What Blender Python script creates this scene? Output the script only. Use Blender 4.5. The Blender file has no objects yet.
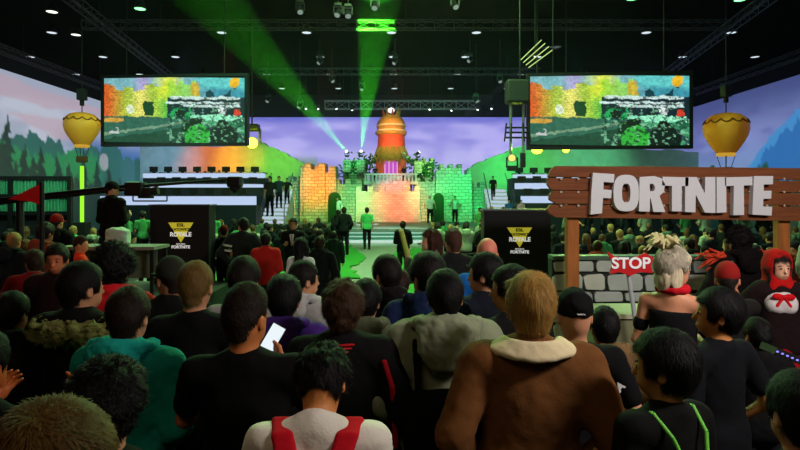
import bpy, bmesh, math, random
import numpy as np
from mathutils import Vector, Matrix
R = math.radians
random.seed(7)
rng = np.random.default_rng(11)
SC = bpy.context.scene
COL = SC.collection
F = 570.0; HC = 2.2; HY = 198.0          # focal length (px), eye height (m), horizon row

# ------------------------------------------------------------------ camera, world, exposure
cam_d = bpy.data.cameras.new('camera'); cam = bpy.data.objects.new('camera', cam_d); COL.objects.link(cam)
cam.location = (0, 0, HC); cam.rotation_euler = (R(90), 0, 0)
cam_d.sensor_width = 36; cam_d.lens = 36 * F / 800; cam_d.shift_y = -(225 - HY) / 800
cam_d.clip_end = 200; cam_d.clip_start = .05
SC.camera = cam
w = bpy.data.worlds.new('hall_dark'); SC.world = w; w.use_nodes = True
w.node_tree.nodes['Background'].inputs[0].default_value = (.006, .007, .008, 1)
w.node_tree.nodes['Background'].inputs[1].default_value = .35
SC.view_settings.view_transform = 'Standard'; SC.view_settings.look = 'None'
SC.view_settings.gamma = 1; SC.view_settings.use_curve_mapping = False; SC.view_settings.exposure = 0.0
SC.cycles.max_bounces = 4; SC.cycles.volume_bounces = 0; SC.cycles.diffuse_bounces = 2; SC.cycles.glossy_bounces = 2
SC.cycles.caustics_reflective = False; SC.cycles.caustics_refractive = False
SC.cycles.sample_clamp_indirect = 4; SC.cycles.sample_clamp_direct = 0

def at(px, py, Y):
    return Vector(((px - 400) / F * Y, Y, HC - (py - HY) / F * Y))

def lin(c):
    return tuple(((v / 255 / 12.92) if v <= 10 else ((v / 255 + .055) / 1.055) ** 2.4) for v in c)

def area(name, loc, target, sx, sy, power, color):
    d = bpy.data.lights.new(name, 'AREA'); d.shape = 'RECTANGLE'; d.size = sx; d.size_y = sy
    d.energy = power; d.color = color
    o = bpy.data.objects.new(name, d); COL.objects.link(o); o.location = loc
    o.rotation_euler = (Vector(target) - Vector(loc)).to_track_quat('-Z', 'Y').to_euler()
    return o

def spot(name, loc, target, power, color, angle, blend=.3, radius=.08):
    d = bpy.data.lights.new(name, 'SPOT'); d.energy = power; d.color = color
    d.spot_size = R(angle); d.spot_blend = blend; d.shadow_soft_size = radius
    o = bpy.data.objects.new(name, d); COL.objects.link(o); o.location = loc
    o.rotation_euler = (Vector(target) - Vector(loc)).to_track_quat('-Z', 'Y').to_euler()
    return o

# house light over the entrance behind the photographer, and the stage wash that rims the crowd
area('house_light', (-1.5, -1.6, 6.5), (0.2, 3.0, 1.2), 3.0, 1.5, 38, (1, .78, .52))
area('side_house_light', (4.5, 0.5, 5.0), (1.2, 3.0, 1.3), 1.5, 1.5, 26, (1, .72, .48))
area('stage_wash', (0, 20, 10.5), (0, 8, 1.0), 14, 2, 380, (.62, 1, .35))
area('floor_wash', (0.2, 17, 10.8), (0.2, 16.5, 0), 5, 3, 2600, (.45, 1, .35))
area('seat_wash_left', (-10, 16, 9), (-9, 14.5, 1), 6, 3, 520, (.35, 1, .5))
area('seat_wash_right', (8, 15, 8), (6.5, 13, 1), 6, 3, 330, (.4, 1, .55))
area('red_wash_right', (8.5, 9, 5.5), (6.2, 8.5, 1.2), 2, 1.5, 45, (1, .22, .12))
area('red_wash_left', (-7.5, 6.5, 5.0), (-6.0, 8.5, 1.2), 1.5, 1.5, 45, (1, .35, .2))
area('entrance_sign_light', (3.2, 1.0, 4.3), (3.4, 7.0, 2.2), 1.6, .4, 230, (1, .93, .90))  # unseen fill, placed to brighten the raised sign letters

area('booth_light', (-12, 16.6, 5.2), (-12.3, 19, 2.2), 5, .5, 120, (.55, 1, .75))  # added fill that lifts the dark curtains, no fixture behind it
area('castle_wash', (-.5, 28.6, 9.6), (-.5, 38, 2.4), 15, .8, 420, (.15, 1, .42))
# ------------------------------------------------------------------ materials
MATS = {}
def mat(name, col, rough=.75, metal=0, emit=None, es=1, bump=0, bs=60, var=0, vs=6, spec=.3):
    key = name
    if key in MATS: return MATS[key]
    m = bpy.data.materials.new(name); m.use_nodes = True; nt = m.node_tree
    b = nt.nodes['Principled BSDF']
    b.inputs['Roughness'].default_value = rough; b.inputs['Metallic'].default_value = metal
    b.inputs['Specular IOR Level'].default_value = spec
    b.inputs['Base Color'].default_value = (*col, 1)
    if emit is not None:
        b.inputs['Emission Color'].default_value = (*emit, 1); b.inputs['Emission Strength'].default_value = es
    if var or bump:
        tc = nt.nodes.new('ShaderNodeTexCoord')
    if var:
        n = nt.nodes.new('ShaderNodeTexNoise'); n.inputs['Scale'].default_value = vs; n.inputs['Detail'].default_value = 4
        nt.links.new(tc.outputs['Object'], n.inputs['Vector'])
        r = nt.nodes.new('ShaderNodeMix'); r.data_type = 'RGBA'
        r.inputs[6].default_value = (*[c * (1 - var) for c in col], 1); r.inputs[7].default_value = (*[min(1, c * (1 + var)) for c in col], 1)
        nt.links.new(n.outputs['Fac'], r.inputs[0]); nt.links.new(r.outputs[2], b.inputs['Base Color'])
    if bump:
        n = nt.nodes.new('ShaderNodeTexNoise'); n.inputs['Scale'].default_value = bs; n.inputs['Detail'].default_value = 3
        nt.links.new(tc.outputs['Object'], n.inputs['Vector'])
        q = nt.nodes.new('ShaderNodeBump'); q.inputs['Strength'].default_value = bump; q.inputs['Distance'].default_value = .01
        nt.links.new(n.outputs['Fac'], q.inputs['Height']); nt.links.new(q.outputs[0], b.inputs['Normal'])
    MATS[key] = m; return m

def cloth(c, name=None):
    name = name or 'cloth_%02x%02x%02x' % tuple(int(v) for v in c)
    return mat(name, lin(c), .9, bump=.16, bs=90, var=.12, vs=9, spec=.15)
def skin(c=(196, 138, 104)):
    return mat('skin_%02x%02x%02x' % c, lin(c), .5, bump=.1, bs=120, var=.08, vs=14, spec=.35)
def hairm(c):
    name = 'hair_%02x%02x%02x' % c
    if name in MATS: return MATS[name]
    m = mat(name, tuple(v * .75 for v in lin(c)), .62, spec=.2); nt = m.node_tree; b = nt.nodes['Principled BSDF']
    tc = nt.nodes.new('ShaderNodeTexCoord'); mp = nt.nodes.new('ShaderNodeMapping'); mp.inputs['Scale'].default_value = (150, 150, 18)
    n = nt.nodes.new('ShaderNodeTexNoise'); n.inputs['Scale'].default_value = 1; n.inputs['Detail'].default_value = 3
    nt.links.new(tc.outputs['Object'], mp.inputs[0]); nt.links.new(mp.outputs[0], n.inputs['Vector'])
    r = nt.nodes.new('ShaderNodeMix'); r.data_type = 'RGBA'; cl = lin(c)
    r.inputs[6].default_value = (*[v * .45 for v in cl], 1); r.inputs[7].default_value = (*[min(1, v * 1.7) for v in cl], 1)
    nt.links.new(n.outputs['Fac'], r.inputs[0]); nt.links.new(r.outputs[2], b.inputs['Base Color'])
    q = nt.nodes.new('ShaderNodeBump'); q.inputs['Strength'].default_value = .6; q.inputs['Distance'].default_value = .004
    nt.links.new(n.outputs['Fac'], q.inputs['Height']); nt.links.new(q.outputs[0], b.inputs['Normal'])
    return m
def glow(name, c, s):
    return mat(name, (0, 0, 0), .6, emit=lin(c), es=s)
BLACK = mat('black_paint', (.012, .012, .013), .6)
BLACKM = mat('black_metal', (.02, .02, .022), .4, metal=.6)
GREY = mat('grey_metal', (.18, .18, .19), .45, metal=.7)
WHITE = mat('white_paint', (.8, .8, .8), .5)

def vcol_mat(name, strength, base=0.0):
    m = bpy.data.materials.new(name); m.use_nodes = True; nt = m.node_tree; b = nt.nodes['Principled BSDF']
    a = nt.nodes.new('ShaderNodeVertexColor'); a.layer_name = 'Col'
    b.inputs['Base Color'].default_value = (base, base, base, 1); b.inputs['Roughness'].default_value = .6
    nt.links.new(a.outputs[0], b.inputs['Emission Color']); b.inputs['Emission Strength'].default_value = strength
    return m

# ------------------------------------------------------------------ objects and meshes
def link(o, parent=None):
    COL.objects.link(o)
    if parent is not None: o.parent = parent
    return o
def tag(o, label=None, cat=None, group=None, kind=None):
    if label: o['label'] = label
    if cat: o['category'] = cat
    if group: o['group'] = group
    if kind: o['kind'] = kind
    return o
def thing(name, label, cat, loc=(0, 0, 0), rz=0, group=None):
    o = bpy.data.objects.new(name, None); COL.objects.link(o); o.location = loc; o.rotation_euler = (0, 0, rz)
    o.empty_display_size = .1
    return tag(o, label, cat, group)
def struct(o): o['kind'] = 'structure'; return o

class MB:
    """collects simple solids into one mesh, with box-projected or arc-length UVs"""
    def __init__(s): s.v = []; s.f = []; s.sm = []
    def _add(s, vs, fs, smooth=False):
        b = len(s.v); s.v += [tuple(v) for v in vs]; s.f += [tuple(b + i for i in f) for f in fs]; s.sm += [smooth] * len(fs); return s
    def box(s, c, d, rz=0, M=None, bev=0):
        hx, hy, hz = d[0] / 2, d[1] / 2, d[2] / 2
        if bev:
            bm = bmesh.new(); bmesh.ops.create_cube(bm, size=1)
            for v in bm.verts: v.co = Vector((v.co.x * d[0], v.co.y * d[1], v.co.z * d[2]))
            bmesh.ops.bevel(bm, geom=bm.edges[:], offset=bev, segments=2, affect='EDGES', profile=.5)
            vs = [v.co.copy() for v in bm.verts]; bm.verts.index_update(); fs = [[v.index for v in f.verts] for f in bm.faces]; bm.free()
        else:
            vs = [Vector((x * hx, y * hy, z * hz)) for z in (-1, 1) for y in (-1, 1) for x in (-1, 1)]
            fs = [(0, 2, 3, 1), (4, 5, 7, 6), (0, 1, 5, 4), (2, 6, 7, 3), (0, 4, 6, 2), (1, 3, 7, 5)]
        Q = M if M is not None else Matrix.Rotation(rz, 3, 'Z')
        return s._add([Q @ v + Vector(c) for v in vs], fs)
    def cyl(s, a, b, r, r2=None, n=12, smooth=True, caps=True):
        a = Vector(a); b = Vector(b); r2 = r if r2 is None else r2
        d = (b - a).normalized(); q = d.to_track_quat('Z', 'Y').to_matrix()
        vs = []
        for p, rr in ((a, r), (b, r2)):
            for i in range(n):
                t = 2 * math.pi * i / n; vs.append(p + q @ Vector((math.cos(t) * rr, math.sin(t) * rr, 0)))
        s._add(vs, [(i, (i + 1) % n, n + (i + 1) % n, n + i) for i in range(n)], smooth)
        if caps: s._add(vs, [tuple(range(n - 1, -1, -1)), tuple(range(n, 2 * n))])
        return s
    def tube(s, pts, r, n=8):
        for a, b in zip(pts[:-1], pts[1:]): s.cyl(a, b, r, n=n)
        return s
    def lathe(s, prof, c=(0, 0, 0), n=24, smooth=True, flute=0, fn=8):
        vs = []; m = len(prof)
        for i in range(n):
            t = 2 * math.pi * i / n; k = 1 - flute * abs(math.cos(t * fn / 2)) ** 6
            for r, z in prof: vs.append((c[0] + r * k * math.cos(t), c[1] + r * k * math.sin(t), c[2] + z))
        fs = [(i * m + j, ((i + 1) % n) * m + j, ((i + 1) % n) * m + j + 1, i * m + j + 1) for i in range(n) for j in range(m - 1)]
        s._add(vs, fs, smooth)
        return s
    def prism(s, poly, y0, y1, holes=()):
        """polygon in XZ extruded from y0 to y1 (holes as polygons)"""
        bm = bmesh.new(); loops = []
        for pl in (poly, *holes):
            vv = [bm.verts.new((p[0], y0, p[1])) for p in pl]
            loops.append([bm.edges.new((vv[i], vv[(i + 1) % len(vv)])) for i in range(len(vv))])
        bmesh.ops.triangle_fill(bm, use_beauty=True, use_dissolve=False, edges=[e for l in loops for e in l])
        g = bmesh.ops.extrude_face_region(bm, geom=bm.faces[:])
        for v in g['geom']:
            if isinstance(v, bmesh.types.BMVert): v.co.y = y1
        bmesh.ops.recalc_face_normals(bm, faces=bm.faces[:])
        bm.verts.index_update()
        vs = [v.co.copy() for v in bm.verts]; fs = [[v.index for v in f.verts] for f in bm.faces]; bm.free()
        return s._add(vs, fs)
    def slab(s, poly, z0, z1):
        b = MB().prism(poly, 0, z1 - z0)
        return s._add([(v[0], v[2], z0 + v[1]) for v in b.v], [f[::-1] for f in b.f])
    def build(s, name, m, parent=None, loc=(0, 0, 0), bevel=0):
        me = bpy.data.meshes.new(name); me.from_pydata(s.v, [], s.f)
        me.polygons.foreach_set('use_smooth', s.sm)
        if m is not None: me.materials.append(m)
        uv = me.uv_layers.new(name='UVMap').data
        co = [v.co for v in me.vertices]
        for p in me.polygons:
            n = p.normal
            for li in p.loop_indices:
                c = co[me.loops[li].vertex_index]
                if abs(n.z) > .7: uv[li].uv = (c.x, c.y)
                elif abs(n.x) > abs(n.y): uv[li].uv = (c.y, c.z)
                else: uv[li].uv = (c.x, c.z)
        me.validate()
        o = bpy.data.objects.new(name, me); o.location = loc; link(o, parent)
        if bevel:
            md = o.modifiers.new('b', 'BEVEL'); md.width = bevel; md.segments = 2; md.limit_method = 'ANGLE'
        return o

def text(name, s, size, m, parent, loc, extrude=.004, bold=0, align='CENTER', sx=1):
    c = bpy.data.curves.new(name, 'FONT'); c.body = s; c.size = size; c.extrude = extrude; c.offset = bold; c.align_x = align; c.align_y = 'CENTER'
    c.materials.append(m); o = bpy.data.objects.new(name, c); o.location = loc; o.rotation_euler = (R(90), 0, 0); o.scale = (sx, 1, 1)
    me = bpy.data.meshes.new_from_object(o); o2 = bpy.data.objects.new(name, me); o2.location = o.location; o2.rotation_euler = o.rotation_euler; o2.scale = o.scale
    bpy.data.objects.remove(o); return link(o2, parent)

def grid_panel(name, P, C, m, parent=None):
    """P (nu,nv,3) points, C (nu,nv,3) linear colours"""
    nu, nv = P.shape[:2]; me = bpy.data.meshes.new(name)
    idx = np.arange(nu * nv).reshape(nu, nv)
    q = np.stack([idx[:-1, :-1], idx[1:, :-1], idx[1:, 1:], idx[:-1, 1:]], -1).reshape(-1, 4)
    fast_mesh(me, P.reshape(-1, 3), q)
    a = me.color_attributes.new('Col', 'FLOAT_COLOR', 'POINT')
    cc = np.ones((nu * nv, 4), np.float32); cc[:, :3] = C.reshape(-1, 3); a.data.foreach_set('color', cc.ravel())
    me.materials.append(m); o = bpy.data.objects.new(name, me); return link(o, parent)

def fast_mesh(me, V, Q, smooth=True):
    V = np.ascontiguousarray(V, np.float32); Q = np.ascontiguousarray(Q, np.int32)
    me.vertices.add(len(V)); me.vertices.foreach_set('co', V.ravel())
    me.loops.add(Q.size); me.loops.foreach_set('vertex_index', Q.ravel())
    me.polygons.add(len(Q)); me.polygons.foreach_set('loop_start', np.arange(len(Q), dtype=np.int32) * Q.shape[1])
    me.polygons.foreach_set('use_smooth', np.full(len(Q), smooth)); me.update(calc_edges=True)

# ------------------------------------------------------------------ smooth solids (distance fields -> surface nets) for bodies and clothes
def axis(lo, hi, step, fine=()):
    out = [lo]
    while out[-1] < hi:
        st = step
        for a, b, f in fine:
            if a - f * .5 <= out[-1] < b: st = min(st, f)
        out.append(out[-1] + st)
    return np.array(out, np.float32)

class Field:
    def __init__(s, ax, ay, az):
        s.a = (ax, ay, az); s.D = np.full((len(ax), len(ay), len(az)), .1, np.float32)
    def sub_view(s, lo, hi, pad):
        sl = []
        for a, l, h in zip(s.a, lo, hi):
            i = max(0, np.searchsorted(a, l - pad) - 1); j = min(len(a), np.searchsorted(a, h + pad) + 1)
            if i >= j: return None
            sl.append(slice(i, j))
        X = s.a[0][sl[0]][:, None, None]; Y = s.a[1][sl[1]][None, :, None]; Z = s.a[2][sl[2]][None, None, :]
        return tuple(sl), X, Y, Z
    def op(s, prim, k=.02, mode='u', grow=0):
        lo, hi, fn = prim; g = s.sub_view(lo, hi, k + .03 + abs(grow))
        if g is None: return s
        sl, X, Y, Z = g; d = fn(X, Y, Z) - grow; D = s.D[sl]
        if mode == 'u':
            h = np.maximum(k - np.abs(D - d), 0) / k; s.D[sl] = np.minimum(D, d) - h * h * k * .25
        else:
            d = -d; h = np.maximum(k - np.abs(D - d), 0) / k; s.D[sl] = np.maximum(D, d) + h * h * k * .25
        return s
    def add(s, *ps, k=.02, grow=0):
        for p in ps: s.op(p, k, 'u', grow)
        return s
    def sub(s, *ps, k=.01):
        for p in ps: s.op(p, k, 's')
        return s
    def noise(s, amp, freq, seed=0, sz=1.0):
        r = np.random.default_rng(seed); N = r.random((16, 16, 16)).astype(np.float32)
        X = (s.a[0] * freq + 7.3)[:, None, None]; Y = (s.a[1] * freq + 3.1)[None, :, None]; Z = (s.a[2] * freq * sz + 5.7)[None, None, :]
        def ax(u): i = np.floor(u).astype(int); f = u - i; f = f * f * (3 - 2 * f); return i % 16, (i + 1) % 16, f
        (x0, x1, fx), (y0, y1, fy), (z0, z1, fz) = ax(X), ax(Y), ax(Z)
        c = lambda a, b, t: a + (b - a) * t
        v = c(c(c(N[x0, y0, z0], N[x1, y0, z0], fx), c(N[x0, y1, z0], N[x1, y1, z0], fx), fy), c(c(N[x0, y0, z1], N[x1, y0, z1], fx), c(N[x0, y1, z1], N[x1, y1, z1], fx), fy), fz)
        s.D += (v - .5) * (2 * amp); return s
    def mesh(s, name, post=None):
        D = s.D; S = D < 0; n = D.shape
        c = [S[i:n[0] - 1 + i, j:n[1] - 1 + j, k:n[2] - 1 + k] for i in (0, 1) for j in (0, 1) for k in (0, 1)]
        cnt = sum(x.astype(np.int8) for x in c); act = (cnt > 0) & (cnt < 8)
        I, J, K = np.nonzero(act); nv = len(I); idx = np.full(act.shape, -1, np.int32); idx[I, J, K] = np.arange(nv)
        acc = np.zeros((nv, 3), np.float32); num = np.zeros(nv, np.float32)
        offs = [(i, j, k) for i in (0, 1) for j in (0, 1) for k in (0, 1)]
        val = {o: D[I + o[0], J + o[1], K + o[2]] for o in offs}
        for o in offs:
            for a in range(3):
                if o[a]: continue
                p = list(o); p[a] = 1; p = tuple(p)
                v0, v1 = val[o], val[p]; m = (v0 < 0) != (v1 < 0); t = np.where(m, v0 / np.where(m, v0 - v1, 1), 0)
                pt = []
                for b, (ii, arr) in enumerate(zip((I, J, K), s.a)):
                    q0 = arr[ii + o[b]]; pt.append(q0 + t * (arr[ii + p[b]] - q0) if b == a else q0)
                acc += np.stack(pt, -1) * m[:, None]; num += m
        V = acc / num[:, None]; quads = []
        for a in range(3):
            sl0 = [slice(None)] * 3; sl1 = [slice(None)] * 3; sl0[a] = slice(0, -1); sl1[a] = slice(1, None)
            A = S[tuple(sl0)]; B = S[tuple(sl1)]; ii = list(np.nonzero(A != B)); b, c_ = (a + 1) % 3, (a + 2) % 3
            ok = (ii[b] > 0) & (ii[c_] > 0) & (ii[b] < n[b] - 1) & (ii[c_] < n[c_] - 1); ii = [x[ok] for x in ii]
            ins = A[tuple(ii)]
            def cell(db, dc):
                q = [x.copy() for x in ii]; q[b] = q[b] - db; q[c_] = q[c_] - dc; return idx[tuple(q)]
            q = np.stack([cell(1, 1), cell(0, 1), cell(0, 0), cell(1, 0)], -1)
            q[~ins] = q[~ins][:, ::-1]; quads.append(q)
        quads = np.concatenate(quads)
        if post is not None: V, quads = post(V, quads)
        me = bpy.data.meshes.new(name); fast_mesh(me, V, quads); return me

def caps(a, b, ra, rb=None, sq=1.0):
    """tapered capsule; sq<1 flattens it along y"""
    rb = ra if rb is None else rb; a = np.array(a, float); b = np.array(b, float); ba = b - a; L = max(float(ba @ ba), 1e-9); r = max(ra, rb)
    def fn(X, Y, Z):
        px, py, pz = X - a[0], Y - a[1], Z - a[2]; t = np.clip((px * ba[0] + py * ba[1] + pz * ba[2]) / L, 0, 1)
        return np.sqrt((px - t * ba[0]) ** 2 + ((py - t * ba[1]) / sq) ** 2 + (pz - t * ba[2]) ** 2) - (ra + (rb - ra) * t)
    return np.minimum(a, b) - r, np.maximum(a, b) + r, fn
def ell(c, r, M=None):
    c = np.array(c, float); r = np.array(r, float); m = r.max()
    def fn(X, Y, Z):
        x, y, z = X - c[0], Y - c[1], Z - c[2]
        if M is not None:
            x, y, z = M[0][0] * x + M[1][0] * y + M[2][0] * z, M[0][1] * x + M[1][1] * y + M[2][1] * z, M[0][2] * x + M[1][2] * y + M[2][2] * z
        k0 = np.sqrt((x / r[0]) ** 2 + (y / r[1]) ** 2 + (z / r[2]) ** 2)
        k1 = np.sqrt((x / r[0] ** 2) ** 2 + (y / r[1] ** 2) ** 2 + (z / r[2] ** 2) ** 2) + 1e-6
        return k0 * (k0 - 1) / k1
    e = np.full(3, m) if M is not None else r
    return c - e, c + e, fn
def rbox(c, h, rad=.01, M=None):
    c = np.array(c, float); h = np.array(h, float) - rad
    def fn(X, Y, Z):
        x, y, z = X - c[0], Y - c[1], Z - c[2]
        if M is not None:
            x, y, z = M[0][0] * x + M[1][0] * y + M[2][0] * z, M[0][1] * x + M[1][1] * y + M[2][1] * z, M[0][2] * x + M[1][2] * y + M[2][2] * z
        qx, qy, qz = np.abs(x) - h[0], np.abs(y) - h[1], np.abs(z) - h[2]
        return np.sqrt(np.maximum(qx, 0) ** 2 + np.maximum(qy, 0) ** 2 + np.maximum(qz, 0) ** 2) + np.minimum(np.maximum(qx, np.maximum(qy, qz)), 0) - rad
    e = np.full(3, float(np.linalg.norm(h + rad))) if M is not None else h + rad
    return c - e, c + e, fn
# ------------------------------------------------------------------ people
def rotm(yaw, pitch, roll=0):
    return np.array(Matrix.Rotation(yaw, 3, 'Z') @ Matrix.Rotation(-pitch, 3, 'X') @ Matrix.Rotation(roll, 3, 'Y'))
POSES = {   # elbow and wrist relative to the right shoulder (x mirrored for the left), seat flag
    'down':  dict(e=(.055, -.03, -.29), w=(.06, .05, -.53)),
    'pocket': dict(e=(.10, -.09, -.27), w=(.03, .09, -.44)),
    'phone': dict(e=(.05, .0, -.29), w=(-.05, .22, -.22)),
    'up':    dict(e=(.07, .16, -.12), w=(.02, .30, .14)),
    'cross': dict(e=(.06, .02, -.28), w=(-.13, .22, -.22)),
    'walk':  dict(e=(.06, -.08, -.28), w=(.06, .02, -.52), walk=1),
    'wide':  dict(e=(.13, -.02, -.25), w=(.17, .12, -.44)),
    'sit':   dict(e=(.06, .05, -.28), w=(-.03, .28, -.26), sit=1),
    'lift': dict(e=(.075, .10, -.23), w=(-.10, .29, -.06)),
    'raise': dict(e=(.06, .13, -.22), w=(.00, .27, -.03)),
    'hips':  dict(e=(.20, -.05, -.25), w=(.06, .06, -.42)),
}
class Skel:
    def __init__(s, pose='down', yaw=0, bow=0, tilt=0, width=1.0, lean=0):
        p = POSES[pose]; s.sit = p.get('sit', 0); s.dz = -.42 if s.sit else 0
        s.O = np.array([0, 0, s.dz]); fw = .06 * (bow > .3)
        s.nb = np.array([0, -.015 + lean, 1.47]) + s.O; s.pv = np.array([0, .0 + fw * .5 + lean, 1.56 - fw * .2]) + s.O
        s.M = rotm(yaw, bow, tilt); s.wd = width
        s.sh = []; s.el = []; s.wr = []
        for sx in (1, -1):
            sh = np.array([sx * .186 * width, -.005 + lean, 1.432]) + s.O
            e, w = p['e'], p['w']
            if pose == 'walk' and sx < 0: e, w = (.06, .04, -.28), (.05, .22, -.47)
            s.sh.append(sh); s.el.append(sh + np.array([sx * e[0], e[1], e[2]])); s.wr.append(sh + np.array([sx * w[0], w[1], w[2]]))
        s.hip = [np.array([sx * .088, 0, .93]) + s.O for sx in (1, -1)]
        if s.sit:
            s.kn = [np.array([sx * .13, .42, .53]) for sx in (1, -1)]; s.an = [np.array([sx * .13, .40, .09]) for sx in (1, -1)]
        elif p.get('walk'):
            s.kn = [np.array([.10, .16, .52]), np.array([-.10, -.02, .50])]; s.an = [np.array([.10, .20, .10]), np.array([-.10, -.27, .16])]
        else:
            s.kn = [np.array([sx * .105, .015, .5]) for sx in (1, -1)]; s.an = [np.array([sx * .12, -.015, .09]) for sx in (1, -1)]
    def H(s, p): return s.pv + s.M @ np.array(p, float)
    def hell(s, c, r): return ell(s.H(c), r, s.M)
    def hbox(s, c, h, rad=.01): return rbox(s.H(c), h, rad, s.M)
    def hcap(s, a, b, ra, rb=None): return caps(s.H(a), s.H(b), ra, rb)
    def torso(s):
        w = s.wd; o = s.O; l = s.nb[1] + .015; b = max(1.0, w)
        return [ell(o + [0, l * .8, 1.28], (.158 * w, .108, .23)), ell(o + [0, .008 + l * .5, 1.09], (.143 * b, .105, .2)),
                ell(o + [0, -.005, .95], (.158 * b, .112, .13)), caps(o + [-.13 * w, -.012 + l, 1.42], o + [.13 * w, -.012 + l, 1.42], .055),
                caps(s.nb + [0, -.01, .02], s.sh[0] + [-.05, -.005, .0], .042, .040), caps(s.nb + [0, -.01, .02], s.sh[1] + [.05, -.005, .0], .042, .040)]
    def arm(s, i): return [caps(s.sh[i], s.el[i], .050, .040), caps(s.el[i], s.wr[i], .040, .026)]
    def leg(s, i): return [caps(s.hip[i], s.kn[i], .085, .055), caps(s.kn[i], s.an[i], .056, .038)]
    def hand(s, F_, i):
        w = s.wr[i]; d = w - s.el[i]; d = d / np.linalg.norm(d); sx = 1 if i == 0 else -1
        up = np.array([0, 1., 0]) if abs(d[2]) > .8 else np.array([0, 0, 1.])
        side = np.cross(d, up); side /= np.linalg.norm(side); n = np.cross(side, d)     # side: across the palm
        th = n                                                                     # thumb side points forward/up
        inn = -side * (1 if np.dot(side, [sx, 0, 0]) > 0 else -1)                  # palm faces the body
        F_.add(caps(w, w + d * .045, .026, .028), k=.015)
        F_.add(caps(w + d * .05 + th * .018, w + d * .085 + th * .022, .019, .016), caps(w + d * .05 - th * .018, w + d * .082 - th * .02, .018, .015), k=.014)
        for q, L in ((.030, .066), (.0105, .076), (-.0095, .070), (-.029, .054)):
            a = w + d * .088 + th * q; b = a + d * L * .5 + inn * L * .12 + th * q * .15; c = b + d * L * .34 + inn * L * .38
            F_.add(caps(a, b, .0098, .0088), caps(b, c, .0088, .0072), k=.006)
        a = w + d * .03 + th * .026; b = a + d * .035 + th * .026 + inn * .006; F_.add(caps(a, b, .0135, .0115), caps(b, b + d * .032 + th * .006 + inn * .012, .0110, .0085), k=.008)

def body_mesh(s, lod=1, arms=True):
    st, hs, fs = ((.015, .0055, .0055), (.017, .008, .007), (.026, .014, .013))[lod]
    fx = [(float(w[0]) - .09, float(w[0]) + .09, fs) for w in s.wr]; fy = []; fz = []
    for w, e in zip(s.wr, s.el):
        d = (w - e) / np.linalg.norm(w - e); c = w + d * .08
        fy.append((c[1] - .09, c[1] + .09, fs)); fz.append((c[2] - .10, c[2] + .10, fs))
    hp = s.H((0, 0, .1)); lo = np.minimum.reduce([*s.wr, *s.el, *s.kn, *s.an, s.nb]) - .17; hi = np.maximum.reduce([*s.wr, *s.el, *s.kn, *s.an, s.nb]) + .17
    lo[0] = min(lo[0], -.26); hi[0] = max(hi[0], .26); lo[1] = min(lo[1], -.16); hi[1] = max(hi[1], .26)
    F_ = Field(axis(lo[0], hi[0], st, fx + [(hp[0] - .11, hp[0] + .11, hs)]), axis(lo[1], hi[1], st, fy + [(hp[1] - .14, hp[1] + .15, hs)]),
               axis(-.02, max(hi[2], hp[2] + .16), st, fz + [(hp[2] - .15, hp[2] + .15, hs)]))
    F_.add(*s.torso(), k=.06, grow=-.012)
    for i in (0, 1):
        F_.add(*s.arm(i), k=.03, grow=-.004); F_.add(*s.leg(i), k=.04, grow=-.012)
        F_.add(caps(s.an[i], s.an[i] + [0, .10, -.045], .036, .03), k=.03, grow=-.01)
        s.hand(F_, i)
    F_.add(caps(s.nb + [0, -.01, -.02], s.H((0, -.012, .06)), .060 * s.wd ** .5, .052), k=.03)
    F_.add(s.hell((0, -.008, .125), (.076, .097, .098)), s.hell((0, .028, .075), (.063, .068, .095)), s.hell((0, .044, .022), (.046, .05, .042)), k=.035)
    F_.add(s.hell((0, -.03, .06), (.064, .065, .07)), k=.03)
    F_.sub(s.hell((.031, .108, .088), (.019, .02, .012)), s.hell((-.031, .108, .088), (.019, .02, .012)), k=.012)
    F_.add(s.hcap((0, .092, .095), (0, .112, .056), .008, .013), k=.012)
    F_.add(s.hell((0, .089, .023), (.026, .013, .006)), s.hell((0, .087, .012), (.022, .012, .006)), k=.007)
    for sx in (1, -1):
        F_.add(s.hell((sx * .030, .086, .088), (.012, .012, .0105)), k=.004)
        F_.add(s.hell((sx * .082, -.012, .078), (.010, .019, .031)), s.hcap((sx * .074, -.002, .062), (sx * .076, -.008, .085), .012, .012), k=.006)
        F_.sub(s.hell((sx * .093, -.008, .080), (.006, .010, .017)), k=.006)
    return F_.mesh('body')

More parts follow.
